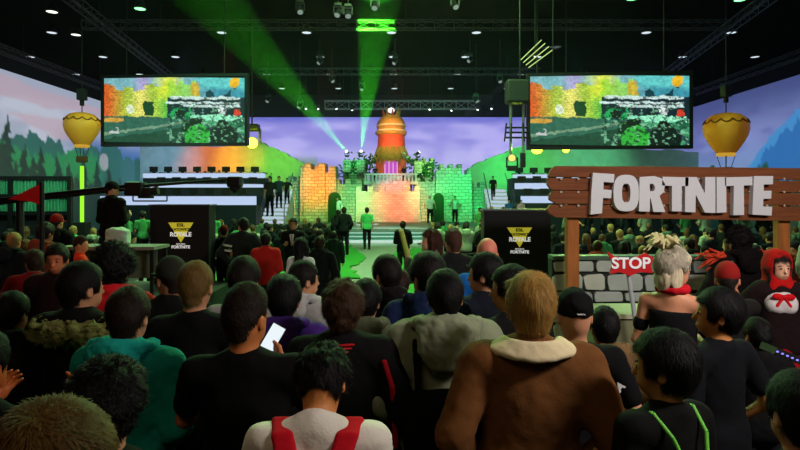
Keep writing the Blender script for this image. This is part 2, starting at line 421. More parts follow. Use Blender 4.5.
def strands(sk_, n, length, width, seed, wild=.25, lift=.12, crown=(0.01, -.055, .225)):
    def post(V, Q):
        r = np.random.default_rng(seed + 50); a_, b_, c_, d_ = (V[Q[:, i]] for i in range(4))
        fn = np.cross(c_ - a_, d_ - b_); fa = np.linalg.norm(fn, axis=1); fn = fn / (fa[:, None] + 1e-9)
        if np.mean(np.einsum('ij,ij->i', fn, (a_ + c_) / 2 - V.mean(0))) < 0: fn = -fn
        k = r.choice(len(Q), n, p=fa / fa.sum()); w4 = r.dirichlet((1, 1, 1, 1), n).astype(np.float32)
        p = a_[k] * w4[:, :1] + b_[k] * w4[:, 1:2] + c_[k] * w4[:, 2:3] + d_[k] * w4[:, 3:]; N = fn[k]
        cr = sk_.H(crown); ra = p - cr; sw = np.cross(np.tile(sk_.M @ np.array([0, 0, 1.]), (n, 1)), ra)
        t = ra / (np.linalg.norm(ra, axis=1)[:, None] + 1e-6) + .35 * sw / (np.linalg.norm(sw, axis=1)[:, None] + 1e-6) + np.array([0, 0, -.35]) + r.normal(0, wild, (n, 3))
        t -= N * np.einsum('ij,ij->i', t, N)[:, None]; t /= np.linalg.norm(t, axis=1)[:, None] + 1e-6
        L_ = length * r.uniform(.6, 1.25, n)[:, None]; lf = lift * r.uniform(.3, 1.7, n)[:, None]
        p0 = p - N * .002 - t * L_ * .3; p1 = p + t * L_ * .25 + N * L_ * lf; p2 = p + t * L_ * .75 + N * L_ * (lf * .9) + r.normal(0, wild * .25, (n, 3)) * L_
        s = np.cross(t, N); s /= np.linalg.norm(s, axis=1)[:, None] + 1e-6; s = s * width * .5
        W = np.stack([p0 - s, p0 + s, p1 + s * .9, p1 - s * .9, p2 + s * .15, p2 - s * .15], 1).reshape(-1, 3); i0 = len(V) + 6 * np.arange(n)[:, None]
        q = np.concatenate([i0 + [0, 1, 2, 3], i0 + [3, 2, 4, 5]]); return np.concatenate([V, W]), np.concatenate([Q, q])
    return post

HAIRS = {}
def hair_mesh(s, style='short', seed=0, lod=1, t=.014):
    st = (.005, .007, .013)[lod]; c = s.H((0, 0, .1)); ext = .17 if style in ('short', 'fade', 'cap', 'stubble', 'swept', 'beanie') else .30
    lo = c - ext; hi = c + ext; F_ = Field(axis(lo[0], hi[0], st), axis(lo[1], hi[1], st), axis(lo[2] - (.12 if ext > .2 else 0), hi[2], st))
    if style in ('short', 'fade', 'swept', 'stubble'):
        tt = .004 if style in ('fade', 'stubble') else t
        F_.add(s.hell((0, -.010, .125), (.077 + tt, .096 + tt, .097 + tt)), s.hcap((0, -.05, .09), (0, -.048, .035), .058 + tt * .4, .050 + tt * .3), k=.03)
        if style == 'fade': F_.add(s.hell((0, .0, .160), (.073, .092, .066 + t)), k=.02)
        if style == 'swept': F_.add(s.hell((.012, .02, .172), (.080, .088, .068)), s.hcap((-.05, .085, .185), (.05, .075, .2), .022, .03), k=.02)
        F_.noise(.0035 if style != 'stubble' else .001, 26, seed, .8)
    elif style in ('curly', 'afro', 'messy'):
        g = dict(curly=.030, afro=.048, messy=.024)[style]
        F_.add(s.hell((0, -.012, .130), (.077 + g, .095 + g, .095 + g)), s.hcap((0, -.05, .09), (0, -.05, .03), .06 + g * .4, .052 + g * .3), k=.04)
        F_.noise(.012 if style != 'messy' else .007, 30, seed); F_.noise(.005, 70, seed + 1)
    elif style in ('long', 'ponytail'):
        F_.add(s.hell((0, -.012, .128), (.092, .112, .112)), s.hcap((0, -.05, .09), (0, -.05, .03), .07, .06), k=.03)
        if style == 'long':
            F_.add(caps(s.H((0, -.06, .06)), s.H((0, -.075, -.02)) + [0, -.02, -.16], .075, .06), k=.05)
            for sx in (1, -1): F_.add(caps(s.H((sx * .075, .0, .08)), s.H((sx * .085, .02, -.06)) + [0, 0, -.10], .034, .022), k=.04)
        else: F_.add(caps(s.H((0, -.11, .13)), s.H((0, -.15, .02)), .035, .03), caps(s.H((0, -.15, .02)), s.H((0, -.13, -.10)), .03, .012), k=.03)
        F_.noise(.008, 40, seed, .25)
    elif style in ('cap', 'beanie'):
        F_.add(s.hell((0, -.008, .135), (.090, .110, .105)), k=.02)
        F_.sub(s.hbox((0, 0, .0), (.2, .25, .10)), k=.008)
        if style == 'cap': F_.add(s.hell((0, .13, .110), (.07, .085, .012)), k=.012)
        else: F_.noise(.006, 30, seed)
    # open the face and cut the hairline
    if style not in ('cap', 'beanie'):
        F_.sub(s.hbox((0, .150, .055), (.3, .095, .095), .03), k=.012)
        if style not in ('long',):
            F_.sub(s.hbox((0, .11, -.055), (.3, .115, .125), .01), k=.008)
            F_.sub(s.hbox((0, -.1, -.11), (.3, .3, .125), .01), k=.006)
            for sx in (1, -1): F_.sub(s.hell((sx * .095, -.012, .072), (.035, .026, .038)), k=.006)
    if lod == 2 or style in ('cap', 'beanie'): return F_.mesh('hair')
    ln, wi, lf = dict(short=(.030, .25, .12), fade=(.016, .3, .2), swept=(.045, .16, .08), stubble=(.006, .3, .3), curly=(.024, .9, .3), afro=(.022, 1.2, .45), messy=(.036, .38, .16), long=(.07, .12, .05), ponytail=(.06, .12, .05))[style]
    return F_.mesh('hair', strands(s, 9000 if lod == 0 else 4000, ln, .0024 if lod == 0 else .0036, seed, wi, lf))

def top_mesh(s, kind='tee', seed=0, lod=1):
    st = (.011, .014, .024)[lod]; g = dict(tee=.010, shirt=.013, hoodie=.028, jacket=.030, parka=.048, dress=.006, suit=.022, puffer=.05)[kind]
    pts = [*s.wr, *s.el, *s.sh]; lo = np.minimum.reduce(pts) - .15; hi = np.maximum.reduce(pts) + .15
    lo[0] = min(lo[0], -.30); hi[0] = max(hi[0], .30); lo[1] = min(lo[1], -.30); hi[1] = max(hi[1], .30); lo[2] = min(lo[2], .74 + s.dz); hi[2] = max(hi[2], 1.68 + s.dz)
    F_ = Field(axis(lo[0], hi[0], st), axis(lo[1], hi[1], st), axis(lo[2], hi[2], st))
    F_.add(*s.torso(), k=.05, grow=g)
    hem = (.86 if kind != 'parka' else .78) + s.dz
    w = 1 * max(1, s.wd)
    F_.add(rbox(s.O + [0, 0, .98], (.150 * w + g, .098 + g, .13), .09), k=.07)
    sh = .42 if kind in ('tee',) else 0
    for i in (0, 1):
        a = s.sh[i]; e = s.el[i]; wr = s.wr[i]
        if kind == 'dress': continue
        if sh: F_.add(caps(a, a + (e - a) * .66, .058 + g, .060), k=.04)
        else:
            F_.add(caps(a, e, .053 + g, .044 + g), k=.05); F_.add(caps(e, e + (wr - e) * .93, .044 + g, .030 + g * .8), k=.02)
    if kind in ('hoodie', 'parka', 'puffer'): pass
    elif kind in ('jacket', 'suit', 'shirt'):
        for i in range(16):
            t = 2 * math.pi * i / 16; p = s.nb + np.array([math.cos(t) * .072, math.sin(t) * .066 + .004, .050 - .032 * max(0, math.sin(t)) * 1.6])
            F_.add(caps(p, p + [0, 0, -.03], .015, .02), k=.012)
    else:
        for i in range(16):
            t = 2 * math.pi * i / 16; p = s.nb + np.array([math.cos(t) * .074, math.sin(t) * .068 + .004, .026 - .03 * max(0, math.sin(t)) * 1.6])
            F_.add(ell(p, (.012, .012, .010)), k=.014)
    F_.sub(rbox([0, 0, hem - .3], (.32, .5, .3), .01), k=.01) if not s.sit else F_.sub(rbox([0, 0, .14], (.8, .8, .3), .01), k=.01)
    if s.sit or POSES['down'] is None: pass
    a = .008 if kind in ('hoodie', 'parka', 'jacket') else .005
    F_.noise(a, 13, seed, .7); F_.noise(a * .45, 34, seed + 3)
    if kind == 'dress': F_.sub(rbox(s.O + [0, 0, 1.62], (.4, .4, .24), .02), k=.02)
    return F_.mesh('top')

def hood_mesh(s, kind, seed, lod):
    st = (.007, .009, .016)[lod]; q = 1.28 if kind != 'hoodie' else 1.06; n = s.nb + [0, 0, .022]; g = .052 if kind != 'hoodie' else .026
    F_ = Field(axis(-.28, .28, st), axis(n[1] - .33, n[1] + .20, st), axis(n[2] - .24, n[2] + .15, st))
    F_.add(ell(n + [0, -.100 * q - g, -.035], (.118 * q, .055 * q, .105 * q)), ell(n + [0, -.075 * q - g, .03], (.125 * q, .060 * q, .045 * q)), k=.04)
    for i in range(17):
        t = math.pi * 1.5 + math.pi * 1.55 * (i / 16 - .5); f = math.sin(math.pi * i / 16)
        F_.add(ell(n + [math.cos(t) * .112 * q, math.sin(t) * .090 * q - .012 * f - g * f, .020 + .035 * f], (.034 * q, .030 * q, .024 + .014 * f)), k=.022)
    F_.sub(ell(n + [0, -.045, .085], (.075 * q, .062 * q, .050)), k=.025)
    F_.sub(caps(n + [0, -.175 * q - g, .01], n + [0, -.165 * q - g, -.09], .008), caps(n + [-.05, -.155 * q - g, .035], n + [.055, -.155 * q - g, .030], .008), k=.03)
    F_.noise(.009, 22, seed); F_.noise(.004, 55, seed + 1); return F_.mesh('hood')

def trouser_mesh(s, lod=1, skirt=False):
    st = (.016, .018, .028)[lod]; pts = [*s.kn, *s.an, *s.hip]; lo = np.minimum.reduce(pts) - .2; hi = np.maximum.reduce(pts) + .2
    F_ = Field(axis(lo[0], hi[0], st), axis(lo[1], hi[1], st), axis(lo[2], hi[2], st))
    F_.add(ell(s.O + [0, -.003, .93], (.172, .125, .13)), k=.04)
    for i in (0, 1):
        F_.add(caps(s.hip[i], s.kn[i], .098, .070), caps(s.kn[i], s.an[i] + [0, 0, .0], .070, .054), k=.05)
    if skirt: F_.add(caps((0, 0, .95), (0, 0, .62), .15, .24), k=.05)
    F_.sub(rbox((0, 0, -.12), (.6, .9, .17), .005), k=.01); F_.noise(.006, 14, 5, .6); return F_.mesh('trousers')
def shoe_mesh(s, i, lod=1):
    a = s.an[i]; st = (.008, .010, .016)[lod]; z0 = a[2] - .09
    F_ = Field(axis(a[0] - .08, a[0] + .08, st), axis(a[1] - .14, a[1] + .24, st), axis(z0 - .02, z0 + .16, st))
    F_.add(ell((a[0], a[1] + .05, z0 + .035), (.046, .13, .045)), caps((a[0], a[1], z0 + .05), (a[0], a[1], z0 + .10), .045, .043), k=.03)
    F_.sub(rbox((a[0], a[1], z0 - .1), (.2, .4, .104), .004), k=.006); return F_.mesh('shoe')

GEO = {}
def geo(key, fn):
    if key not in GEO: GEO[key] = fn()
    return GEO[key]
def part(name, me, m, parent, label=None):
    if not len(me.materials): me.materials.append(m)
    o = bpy.data.objects.new(name, me); link(o, parent); o.material_slots[0].link = 'OBJECT'; o.material_slots[0].material = m
    if label: o['label'] = label
    return o
N_P = 0
def person(label, loc, ztop=1.78, rz=0, pose='down', yaw=0, bow=0, tilt=0, hair='short', hc=(34, 24, 18), ht=.014, top='tee', tc=(12, 12, 13),
           trc=(18, 20, 26), sk=(196, 138, 104), lod=1, width=1.0, seed=None, group=None, face=False, share=False, skirt=False, lean=0, topname=None, hairlabel=None):
    """loc: where the feet stand; ztop: height of the top of the head above the hall floor; faces +Y turned by rz"""
    global N_P; N_P += 1
    seed = (0 if share else N_P) if seed is None else seed
    sk_ = Skel(pose, yaw, bow, tilt, width, lean)
    th = 1.775 + sk_.dz + (ht if hair not in (None, 'afro') else .05 if hair == 'afro' else 0) - (.03 if bow > .3 else 0)
    sc = (ztop - loc[2]) / th
    t = thing('person', label, 'person', loc, rz, group); t.scale = (sc, sc, sc)
    ky = (pose, round(yaw, 2), round(bow, 2), round(tilt, 2), width, lod, lean)
    b = part('body', geo(('b',) + ky, lambda: body_mesh(sk_, lod)), skin(sk), t)
    if hair:
        nm = {'cap': 'cap', 'beanie': 'beanie'}.get(hair, 'hair')
        part(nm, geo(('h', hair, ht, seed) + ky, lambda: hair_mesh(sk_, hair, seed, lod, ht)), hairm(hc) if nm == 'hair' else cloth(hc), t, hairlabel)
        if nm == 'cap': part('hair', geo(('h2', seed) + ky, lambda: hair_mesh(sk_, 'stubble', seed, lod, .004)), hairm((30, 22, 18)), t)
    part(topname or {'tee': 'shirt', 'shirt': 'shirt', 'hoodie': 'hoodie', 'jacket': 'jacket', 'parka': 'jacket', 'dress': 'dress', 'suit': 'jacket', 'puffer': 'jacket'}[top],
         geo(('t', top, seed % 5 if share else seed) + ky, lambda: top_mesh(sk_, top, seed, lod)), cloth(tc), t)
    if top in ('hoodie', 'parka', 'puffer'): part('hood', geo(('hd', top, seed % 5 if share else seed) + ky, lambda: hood_mesh(sk_, top, seed, lod)), cloth(tc), t)
    part('trousers' if not skirt else 'skirt', geo(('tr', pose, width, lod, skirt), lambda: trouser_mesh(sk_, lod, skirt)), cloth(trc), t)
    for i in (0, 1): part('shoe', geo(('s', pose, i, lod), lambda: shoe_mesh(sk_, i, lod)), cloth((20, 20, 22)), t)
    if face:
        for sx in (1, -1):
            e = MB(); e.lathe([(.0001, -.0055), (.006, -.003), (.0085, 0), (.006, .003), (.0001, .0055)], n=10); o = e.build('eye', mat('dark_eye', (.02, .012, .008), .2), t)
            p = sk_.H((sx * .030, .0955, .089)); o.location = p; o.rotation_euler = (Matrix(sk_.M.tolist()) @ Matrix.Rotation(R(90), 3, 'X')).to_euler()
            e = MB(); e.box((0, 0, 0), (.034, .008, .006), bev=.002); o = e.build('eyebrow', hairm(hc), t); o.location = sk_.H((sx * .032, .094, .113)); o.rotation_euler = Matrix(sk_.M.tolist()).to_euler()
        e = MB(); e.box((0, 0, 0), (.040, .006, .010), bev=.0029); o = e.build('mouth', mat('lip_red', (.35, .07, .06), .4), t); o.location = sk_.H((0, .0985, .018)); o.rotation_euler = Matrix(sk_.M.tolist()).to_euler()
    t['h'] = sc
    return t, sk_
def pl(px, Y): return ((px - 400) / F * Y, Y, 0)
def zt(py, Y): return HC - (py - HY) / F * Y
# ------------------------------------------------------------------ hall shell
fl = MB().box((1, 23, -.05), (50, 56, .1)).build('floor', mat('dark_carpet', (.022, .024, .024), .8, var=.3, vs=2)); struct(fl)
ce = MB().box((1, 23, 11.45), (50, 56, .1)).build('ceiling', mat('black_ceiling', (.005, .006, .006), 1, spec=0)); struct(ce)
hallm = mat('hall_black_wall', (.010, .010, .011), .9)
for nm, c, d in (('wall_left', (-23.9, 23, 5.7), (.2, 56, 11.4)), ('wall_right', (25.9, 23, 5.7), (.2, 56, 11.4)), ('wall_back', (1, 50.9, 5.7), (50, .2, 11.4)), ('wall_entrance', (1, -4.9, 5.7), (50, .2, 11.4))):
    struct(MB().box(c, d).build(nm, hallm))

# glowing LED landscape wall that wraps the stage on three sides
def arc(cx, cy, r, a0, a1, n): return [(cx + r * math.cos(R(a0 + (a1 - a0) * i / n)), cy + r * math.sin(R(a0 + (a1 - a0) * i / n))) for i in range(n + 1)]
path = [(-21, 16 + .11 * i) for i in range(int((42 - 16) / .11))] + arc(-15, 42, 6, 180, 90, 80) + [(-15 + .14 * i, 48) for i in range(1, int(31 / .14))] + arc(16, 42, 6, 90, 0, 80) + [(22, 42 - .11 * i) for i in range(1, int(26 / .11))]
path = np.array(path); NU = len(path); ZZ = np.linspace(0.0, 9.0, 76); NV = len(ZZ)
XX = np.repeat(path[:, 0][:, None], NV, 1); YY = np.repeat(path[:, 1][:, None], NV, 1); ZG = np.repeat(ZZ[None], NU, 0)
LAT = rng.random((64, 64))
def vn(u, v):
    i = np.floor(u).astype(int); j = np.floor(v).astype(int); f = u - i; g = v - j; f = f * f * (3 - 2 * f); g = g * g * (3 - 2 * g)
    a, b, c, d = LAT[i % 64, j % 64], LAT[(i + 1) % 64, j % 64], LAT[i % 64, (j + 1) % 64], LAT[(i + 1) % 64, (j + 1) % 64]
    return (a * (1 - f) + b * f) * (1 - g) + (c * (1 - f) + d * f) * g
def fbm(u, v): return vn(u, v) * .5 + vn(u * 2.1 + 9, v * 2.1 + 4) * .3 + vn(u * 4.3 + 3, v * 4.3) * .2
def ss(x, a, b): t = np.clip((x - a) / (b - a), 0, 1); return t * t * (3 - 2 * t)
def mixc(A, c, m): return A + (np.array(c) - A) * m[..., None]
S = np.concatenate([[0], np.cumsum(np.hypot(*np.diff(path, axis=0).T))]); SS = np.repeat(S[:, None], NV, 1)
L = lambda *c: np.array(lin(c))
zt_ = ZG / 9
C = np.zeros((NU, NV, 3)) + L(150, 146, 222)
cl = fbm(SS * .22, ZG * .7)
back = ss(YY, 43, 47.5)
# left side: grey lavender evening sky with a pink streak, blue haze low down towards the corner
left = np.zeros((NU, NV, 3)) + L(150, 158, 180); left = mixc(left, L(176, 180, 198), ss(cl, .45, .7))
left = mixc(left, L(178, 150, 166), .7 * ss(fbm(SS * .15 + 5, ZG * 1.1), .54, .66) * (zt_ > .3)); left = mixc(left, L(34, 92, 150), ss(-ZG + 5.2, 0, 2.4) * ss(YY, 33, 42))
left = mixc(left, L(40, 130, 110), ss(-ZG + 5.0, 0, 1.6) * (1 - ss(YY, 33, 40)))
right = np.zeros((NU, NV, 3)) + L(92, 98, 165); right = mixc(right, L(120, 130, 190), ss(cl, .4, .7)); right = mixc(right, L(60, 66, 125), ss(zt_, .62, 1)); right = mixc(right, L(110, 140, 185), ss(-ZG + 6.2, 0, 3))
bk = np.zeros((NU, NV, 3)) + L(140, 130, 218); bk = mixc(bk, L(176, 166, 238), ss(cl, .4, .7)); bk = mixc(bk, L(198, 192, 244), ss(-np.abs(ZG - 5.5) + 1.6, 0, 1.6) * .6 * ss(fbm(SS * .3 + 2, ZG * .3), .4, .6))
bk = mixc(bk, L(64, 74, 190), ss(ZG, 8.2, 9.0) * .7)
C = np.where((XX < 0)[..., None], left, right); C = C + (bk - C) * back[..., None]
C = mixc(C, L(24, 84, 150), .92 * ss(-ZG + 7.6, 0, 2.4) * ss(YY, 34, 40) * (XX < -12)); C = mixc(C, L(60, 120, 140), .6 * ss(-ZG + 3.6, 0, 1.6) * ss(YY, 33, 39) * (XX < -12))
# rising mountain on the right-hand side
yr = 2.0 + 5.3 * np.clip(1 - np.abs(YY - 31.5) / 6.5, 0, 1) ** .75 + .5 * (fbm(SS * .9, 0 * ZG + 3) - .5)
C = mixc(C, L(30, 96, 168), ((XX > 20) & (ZG < yr)) * 1.0); C = mixc(C, L(66, 140, 200), ((XX > 20) & (ZG < yr) & (ZG > yr - 1.2 * fbm(SS * 1.7, ZG))) * .7)
def pine(s0, h, base, wd, col):
    global C
    for k in range(7):
        f = k / 7; z0 = base + h * (.18 + .82 * f); z1 = z0 + h * .22; ww = wd * (1 - f * .88)
        m = (ZG > z0) & (ZG < z1) & (np.abs(SS - s0 + .12 * math.sin(k * 2.4 + s0)) < ww * (z1 - ZG) / (z1 - z0 + 1e-6) * (.75 + .5 * fbm(SS * 3, ZG * 3)))
        C = mixc(C, col, m * 1.0)
    C = mixc(C, col, ((np.abs(SS - s0) < .12) & (ZG < base + h) & (ZG > base - 1)) * 1.0)
def bushes(s0, s1, z, amp, col, fr=.8):
    global C
    top = z + amp * fbm(SS * fr, 0 * SS + z) + .5 * vn(SS * 3.1, 0 * SS)
    C = mixc(C, col, ss(SS, s0 - .5, s0 + .5) * (1 - ss(SS, s1 - .5, s1 + .5)) * (ZG < top))
sL = lambda px: float(np.interp(21 * F / (400 - px), path[:236, 1], S[:236])) if px < 122 else 0
bushes(0, 30, 4.0, 2.6, L(24, 84, 80)); bushes(0, 24, 3.5, 2.4, L(22, 118, 66), 1.3); bushes(0, 30, 1.6, 2.6, L(6, 34, 34), 2.1)
for px, h, b in ((7, 4.4, 1.8), (2, 3.2, 1.9), (24, 3.0, 1.9), (41, 3.4, 1.6), (58, 2.6, 1.9), (84, 3.6, 1.4), (97, 3.0, 1.6), (33, 2.2, 2.2), (69, 2.0, 2.2), (109, 2.2, 2.0)):
    pine(sL(px), h, b, .95, L(7, 26, 30))
m = (np.abs(((SS - sL(104)) ** 2 + (ZG - 4.75) ** 2) ** .5) < .62) & (YY > 36) & (XX < 0)
C = mixc(C, L(150, 152, 160), m * (.6 + .4 * fbm(SS * 3, ZG * 3)))
smax = float(S[-1]); bushes(smax - 26.5, smax, 2.3, 2.4, L(16, 62, 48)); bushes(smax - 26.2, smax - 8, 1.5, 2.0, L(8, 34, 30), 1.8)
# low scenery of the stage-side corners: warm heath on one side, dusky green on the other
cL = (XX < -7) & (back > .5); C = mixc(C, L(120, 140, 150), cL * ss(-ZG + 6.0, 0, .8)); 
P = np.stack([XX, YY, ZG], -1)
scr = grid_panel('trim_1', P[::-1], C[::-1], vcol_mat('lit_landscape_cloth', 1.0, .2)); scr['kind'] = 'structure'  # LED landscape wall, its picture emitted from vertex colours

# ------------------------------------------------------------------ green turf and the pale path
turf = mat('green_turf', lin((36, 120, 40)), .95, bump=1, bs=40, var=.35, vs=5)
pathm = mat('pale_path', lin((120, 124, 122)), .8, var=.15, vs=3)
def floorpoly(pix): return [((x - 400) / (y - HY) * HC, F * HC / (y - HY)) for x, y in pix]
def jag(pix, n=6, a=.16):
    pts = floorpoly(pix); out = []
    for p, q in zip(pts, pts[1:] + pts[:1]):
        for i in range(n): t = i / n; out.append((p[0] + (q[0] - p[0]) * t + random.uniform(-a, a), p[1] + (q[1] - p[1]) * t + random.uniform(-a, a)))
    return out
struct(MB().slab([(-7, 5.5), (8, 5.5), (8, 28.4), (-7, 28.4)], 0, .012).build('path', pathm))
for pix in ([(300, 250), (352, 246), (366, 262), (350, 268), (358, 278), (338, 284), (336, 296), (290, 330), (200, 330)], [(399, 250), (440, 249), (470, 262), (520, 330), (420, 330), (384, 296), (388, 276), (398, 268), (392, 258)], [(240, 246), (296, 246), (280, 262), (200, 300)]):
    o = MB().slab(jag(pix), .012, .05).build('turf_mat', turf); o['kind'] = 'structure'; o['category'] = 'floor'

# ------------------------------------------------------------------ stage
def brick(name, col, sx=1.6, mortar=.03, dark=.55, flat=False, warp=0):
    m = mat(name, col, .8, spec=.2); nt = m.node_tree; b = nt.nodes['Principled BSDF']
    uv = nt.nodes.new('ShaderNodeUVMap'); br = nt.nodes.new('ShaderNodeTexBrick')
    br.inputs['Scale'].default_value = sx; br.inputs['Mortar Size'].default_value = mortar; br.inputs['Brick Width'].default_value = .85; br.inputs['Row Height'].default_value = .42
    br.inputs['Color1'].default_value = (*col, 1); br.inputs['Color2'].default_value = (*[c * .72 for c in col], 1); br.inputs['Mortar'].default_value = (*[c * dark for c in col], 1)
    v = uv.outputs[0]
    if warp:
        n = nt.nodes.new('ShaderNodeTexNoise'); n.inputs['Scale'].default_value = 1.5; nt.links.new(v, n.inputs[0])
        a = nt.nodes.new('ShaderNodeMix'); a.data_type = 'RGBA'; a.blend_type = 'LINEAR_LIGHT'; a.inputs[0].default_value = warp
        nt.links.new(v, a.inputs[6]); nt.links.new(n.outputs['Color'], a.inputs[7]); v = a.outputs[2]
    nt.links.new(v, br.inputs['Vector']); nt.links.new(br.outputs['Color'], b.inputs['Base Color'])
    q = nt.nodes.new('ShaderNodeBump'); q.inputs['Strength'].default_value = .6; q.inputs['Distance'].default_value = .06; q.invert = True
    nt.links.new(br.outputs['Fac'], q.inputs['Height']); nt.links.new(q.outputs[0], b.inputs['Normal'])
    return m
stone = brick('castle_stone', (.60, .60, .56), 2.0, .04, .36, warp=.12)
stonew = brick('castle_stone_pale', (.75, .75, .72), 2.6, .03, .55)
dk = mat('stage_deck', (.16, .18, .18), .5)
ST = .62
st = thing('stage', 'wide low stage deck with pale front steps before the castle set', 'stage', (0, 28.5, 0))
MB().box((-.62, 7.5, ST / 2), (15.2, 14, ST)).build('deck', dk, st)
for i in range(3):
    MB().box((-.3, .3 - .36 * i, (ST - .16 * (i + 1)) / 2 + .0), (9.6, .36, ST - .16 * (i + 1))).build('step', mat('step_teal', lin((90, 130, 130)), .5), st)
    MB().box((-.3, .11 - .36 * i, ST - .16 * (i + 1) - .02), (9.6, .012, .035)).build('step_light', glow('step_white_light', (190, 225, 215), .9), st)
MB().box((-.3, -.72, .07), (13.5, .03, .10)).build('edge_light', glow('edge_white_light', (205, 230, 215), .9), st)

def tower(nm, px0, px1, ytop, Y, par, depth=1.6, cren=4, m=stone, tilt=.04):
    """battered wall block with a toothed top, standing on the stage; its front face is at Y"""
    a = at(px0, ytop, Y); b = at(px1, ytop, Y); x0, x1, z1 = a.x, b.x, a.z; n = cren * 2 - 1; wv = (x1 - x0) / n; h = min(.5, wv * .9)
    poly = [(x0 - tilt, ST), (x1 + tilt, ST)]
    poly += [(x1, z1 - h)]
    for i in range(n):
        xa = x1 - wv * i; xb = x1 - wv * (i + 1)
        z = z1 if i % 2 == 0 else z1 - h
        poly += [(xa, z), (xb, z)]
    out = [];
    for p in poly:
        if not out or (abs(p[0] - out[-1][0]) + abs(p[1] - out[-1][1])) > 1e-4: out.append(p)
    return MB().prism(out, Y, Y + depth).build(nm, m, par, bevel=.03)
cs = thing('castle', 'walled stone castle set with stepped towers and a carved central keep', 'stage set', (0, 0, 0))
cs.location = (0, 0, 0)
tower('wall_segment', 300, 336, 166, 37.2, cs, cren=3); tower('wall_segment', 334, 362, 179, 38.0, cs, cren=3)
tower('tower', 343, 366, 160, 39.4, cs, cren=3); tower('tower', 304, 325, 163, 37.0, cs, cren=2)
tower('wall_segment', 356, 420, 186, 37.0, cs, cren=6, m=stonew); tower('tower', 372, 410, 181, 37.8, cs, cren=5, m=stonew)
tower('wall_segment', 416, 446, 178, 38.0, cs, cren=4); tower('tower', 414, 434, 158, 39.4, cs, cren=3)
tower('wall_segment', 436, 472, 170, 37.2, cs, cren=4); tower('tower', 440, 462, 164, 37.6, cs, cren=3)
tower('wall_segment', 468, 486, 182, 38.5, cs, cren=2); tower('wall_segment', 288, 303, 176, 38.5, cs, cren=2)
def arch(par, px0, px1, ytop, ybot, Y, m, name='doorway'):
    a = at(px0, ytop, Y); b = at(px1, ybot, Y); w = b.x - a.x; cx = (a.x + b.x) / 2; zb = max(ST + .01, b.z)
    p = [(a.x, zb), (b.x, zb)] + [(cx + w / 2 * math.cos(R(t)), a.z - w / 2 + w / 2 * math.sin(R(t))) for t in range(0, 181, 20)]
    return MB().prism(p, Y, Y + .06).build(name, m, par)
gd = mat('door_green', lin((12, 70, 26)), .7)
arch(cs, 328, 341, 192, 222, 36.93, gd); arch(cs, 433, 444, 193, 222, 36.95, gd)
for px in (331, 336, 437, 441): MB().box(at(px, 208, 36.9), (.07, .05, 1.3)).build('door_bar', mat('door_bar_dark', (.03, .05, .03)), cs)
# the keep: balcony, doorway storey, straw skirt, red drum and carved head
kc = at(391, 183, 39.0); kx, ky = kc.x, 40.2
gold = mat('carved_gold', lin((205, 150, 70)), .6, var=.35, vs=2.5, bump=.8, bs=8); redm = mat('keep_red', lin((222, 84, 58)), .6, var=.25, vs=3, bump=.6, bs=10)
kz = lambda y, Y=39.2: HC - (y - HY) / F * Y
MB().box((kx, ky - .2, (kz(176) + ST) / 2), (2.9, 2.4, kz(176) - ST)).build('keep_base', stonew, cs)
b = MB()
for i in range(15): b.box((kx - 1.68 + .24 * i, ky - 2.2, kz(179)), (.11, .11, .42))
b.box((kx, ky - 2.2, kz(175)), (3.6, .2, .12)); b.box((kx, ky - 2.2, kz(183)), (3.6, .22, .16)); b.build('balustrade', mat('pale_blue_balustrade', lin((205, 222, 232)), .5), cs)
MB().box((kx, ky - 1.2, kz(184)), (3.6, 2.2, .14)).build('balcony_floor', stonew, cs)
MB().box((kx, ky + .1, (kz(160) + kz(176)) / 2), (2.1, 2.0, kz(160) - kz(176) + .1)).build('doorway_storey', redm, cs)
MB().box((kx, ky - .95, kz(168)), (.95, .08, .95)).build('purple_door', glow('purple_door_light', (190, 70, 190), 1.0), cs)  # door panel emits its own purple
for sx in (-.42, -.14, .14, .42): MB().box((kx + sx, ky - 1.01, kz(168)), (.05, .05, .95)).build('door_bar', glow('pink_neon', (255, 190, 240), 1.0), cs)  # pale pink bars with emission of their own
straw = mat('straw_gold', lin((150, 128, 52)), .9, var=.5, vs=9, bump=.8, bs=30)
def strawskirt(r0, r1, z0, z1, n=44):
    b = MB()
    for i in range(n):
        t = 2 * math.pi * i / n + random.uniform(-.05, .05); rr = r1 * random.uniform(.86, 1.12); zz = z1 - random.uniform(0, .2)
        b.cyl((kx + r0 * math.cos(t), ky + r0 * math.sin(t), z0), (kx + rr * math.cos(t), ky + rr * math.sin(t), zz), .10, .03, n=5)
        b.cyl((kx + r0 * math.cos(t), ky + r0 * math.sin(t), z0 - .05), (kx + rr * .9 * math.cos(t + .1), ky + rr * .9 * math.sin(t + .1), zz + .22), .09, .03, n=5)
    return b
strawskirt(.95, 1.45, kz(150), kz(162)).build('straw_skirt', straw, cs); strawskirt(.9, 1.2, kz(146), kz(154), 36).build('straw_skirt', straw, cs)
MB().lathe([(.01, kz(152)), (1.02, kz(152)), (1.05, kz(147)), (1.0, kz(135)), (1.06, kz(134)), (.01, kz(134))], (kx, ky, 0), 16, flute=.06, fn=16).build('red_drum', redm, cs)
MB().lathe([(.9, kz(134)), (1.10, kz(133.5)), (1.14, kz(130.5)), (.98, kz(130)), (.96, kz(128)), (1.02, kz(126)), (1.0, kz(121)), (.86, kz(118)), (.7, kz(115)), (.5, kz(113.5)), (.01, kz(113))], (kx, ky, 0), 22, flute=.05, fn=11).build('carved_head', gold, cs)
for z0, r in ((129.3, 1.0), (124, 1.03)): MB().lathe([(r, kz(z0 + .9)), (r + .06, kz(z0 + .3)), (r + .06, kz(z0 - .3)), (r, kz(z0 - .9))], (kx, ky, 0), 22).build('pale_band', mat('band_pale', lin((240, 214, 180)), .5), cs)
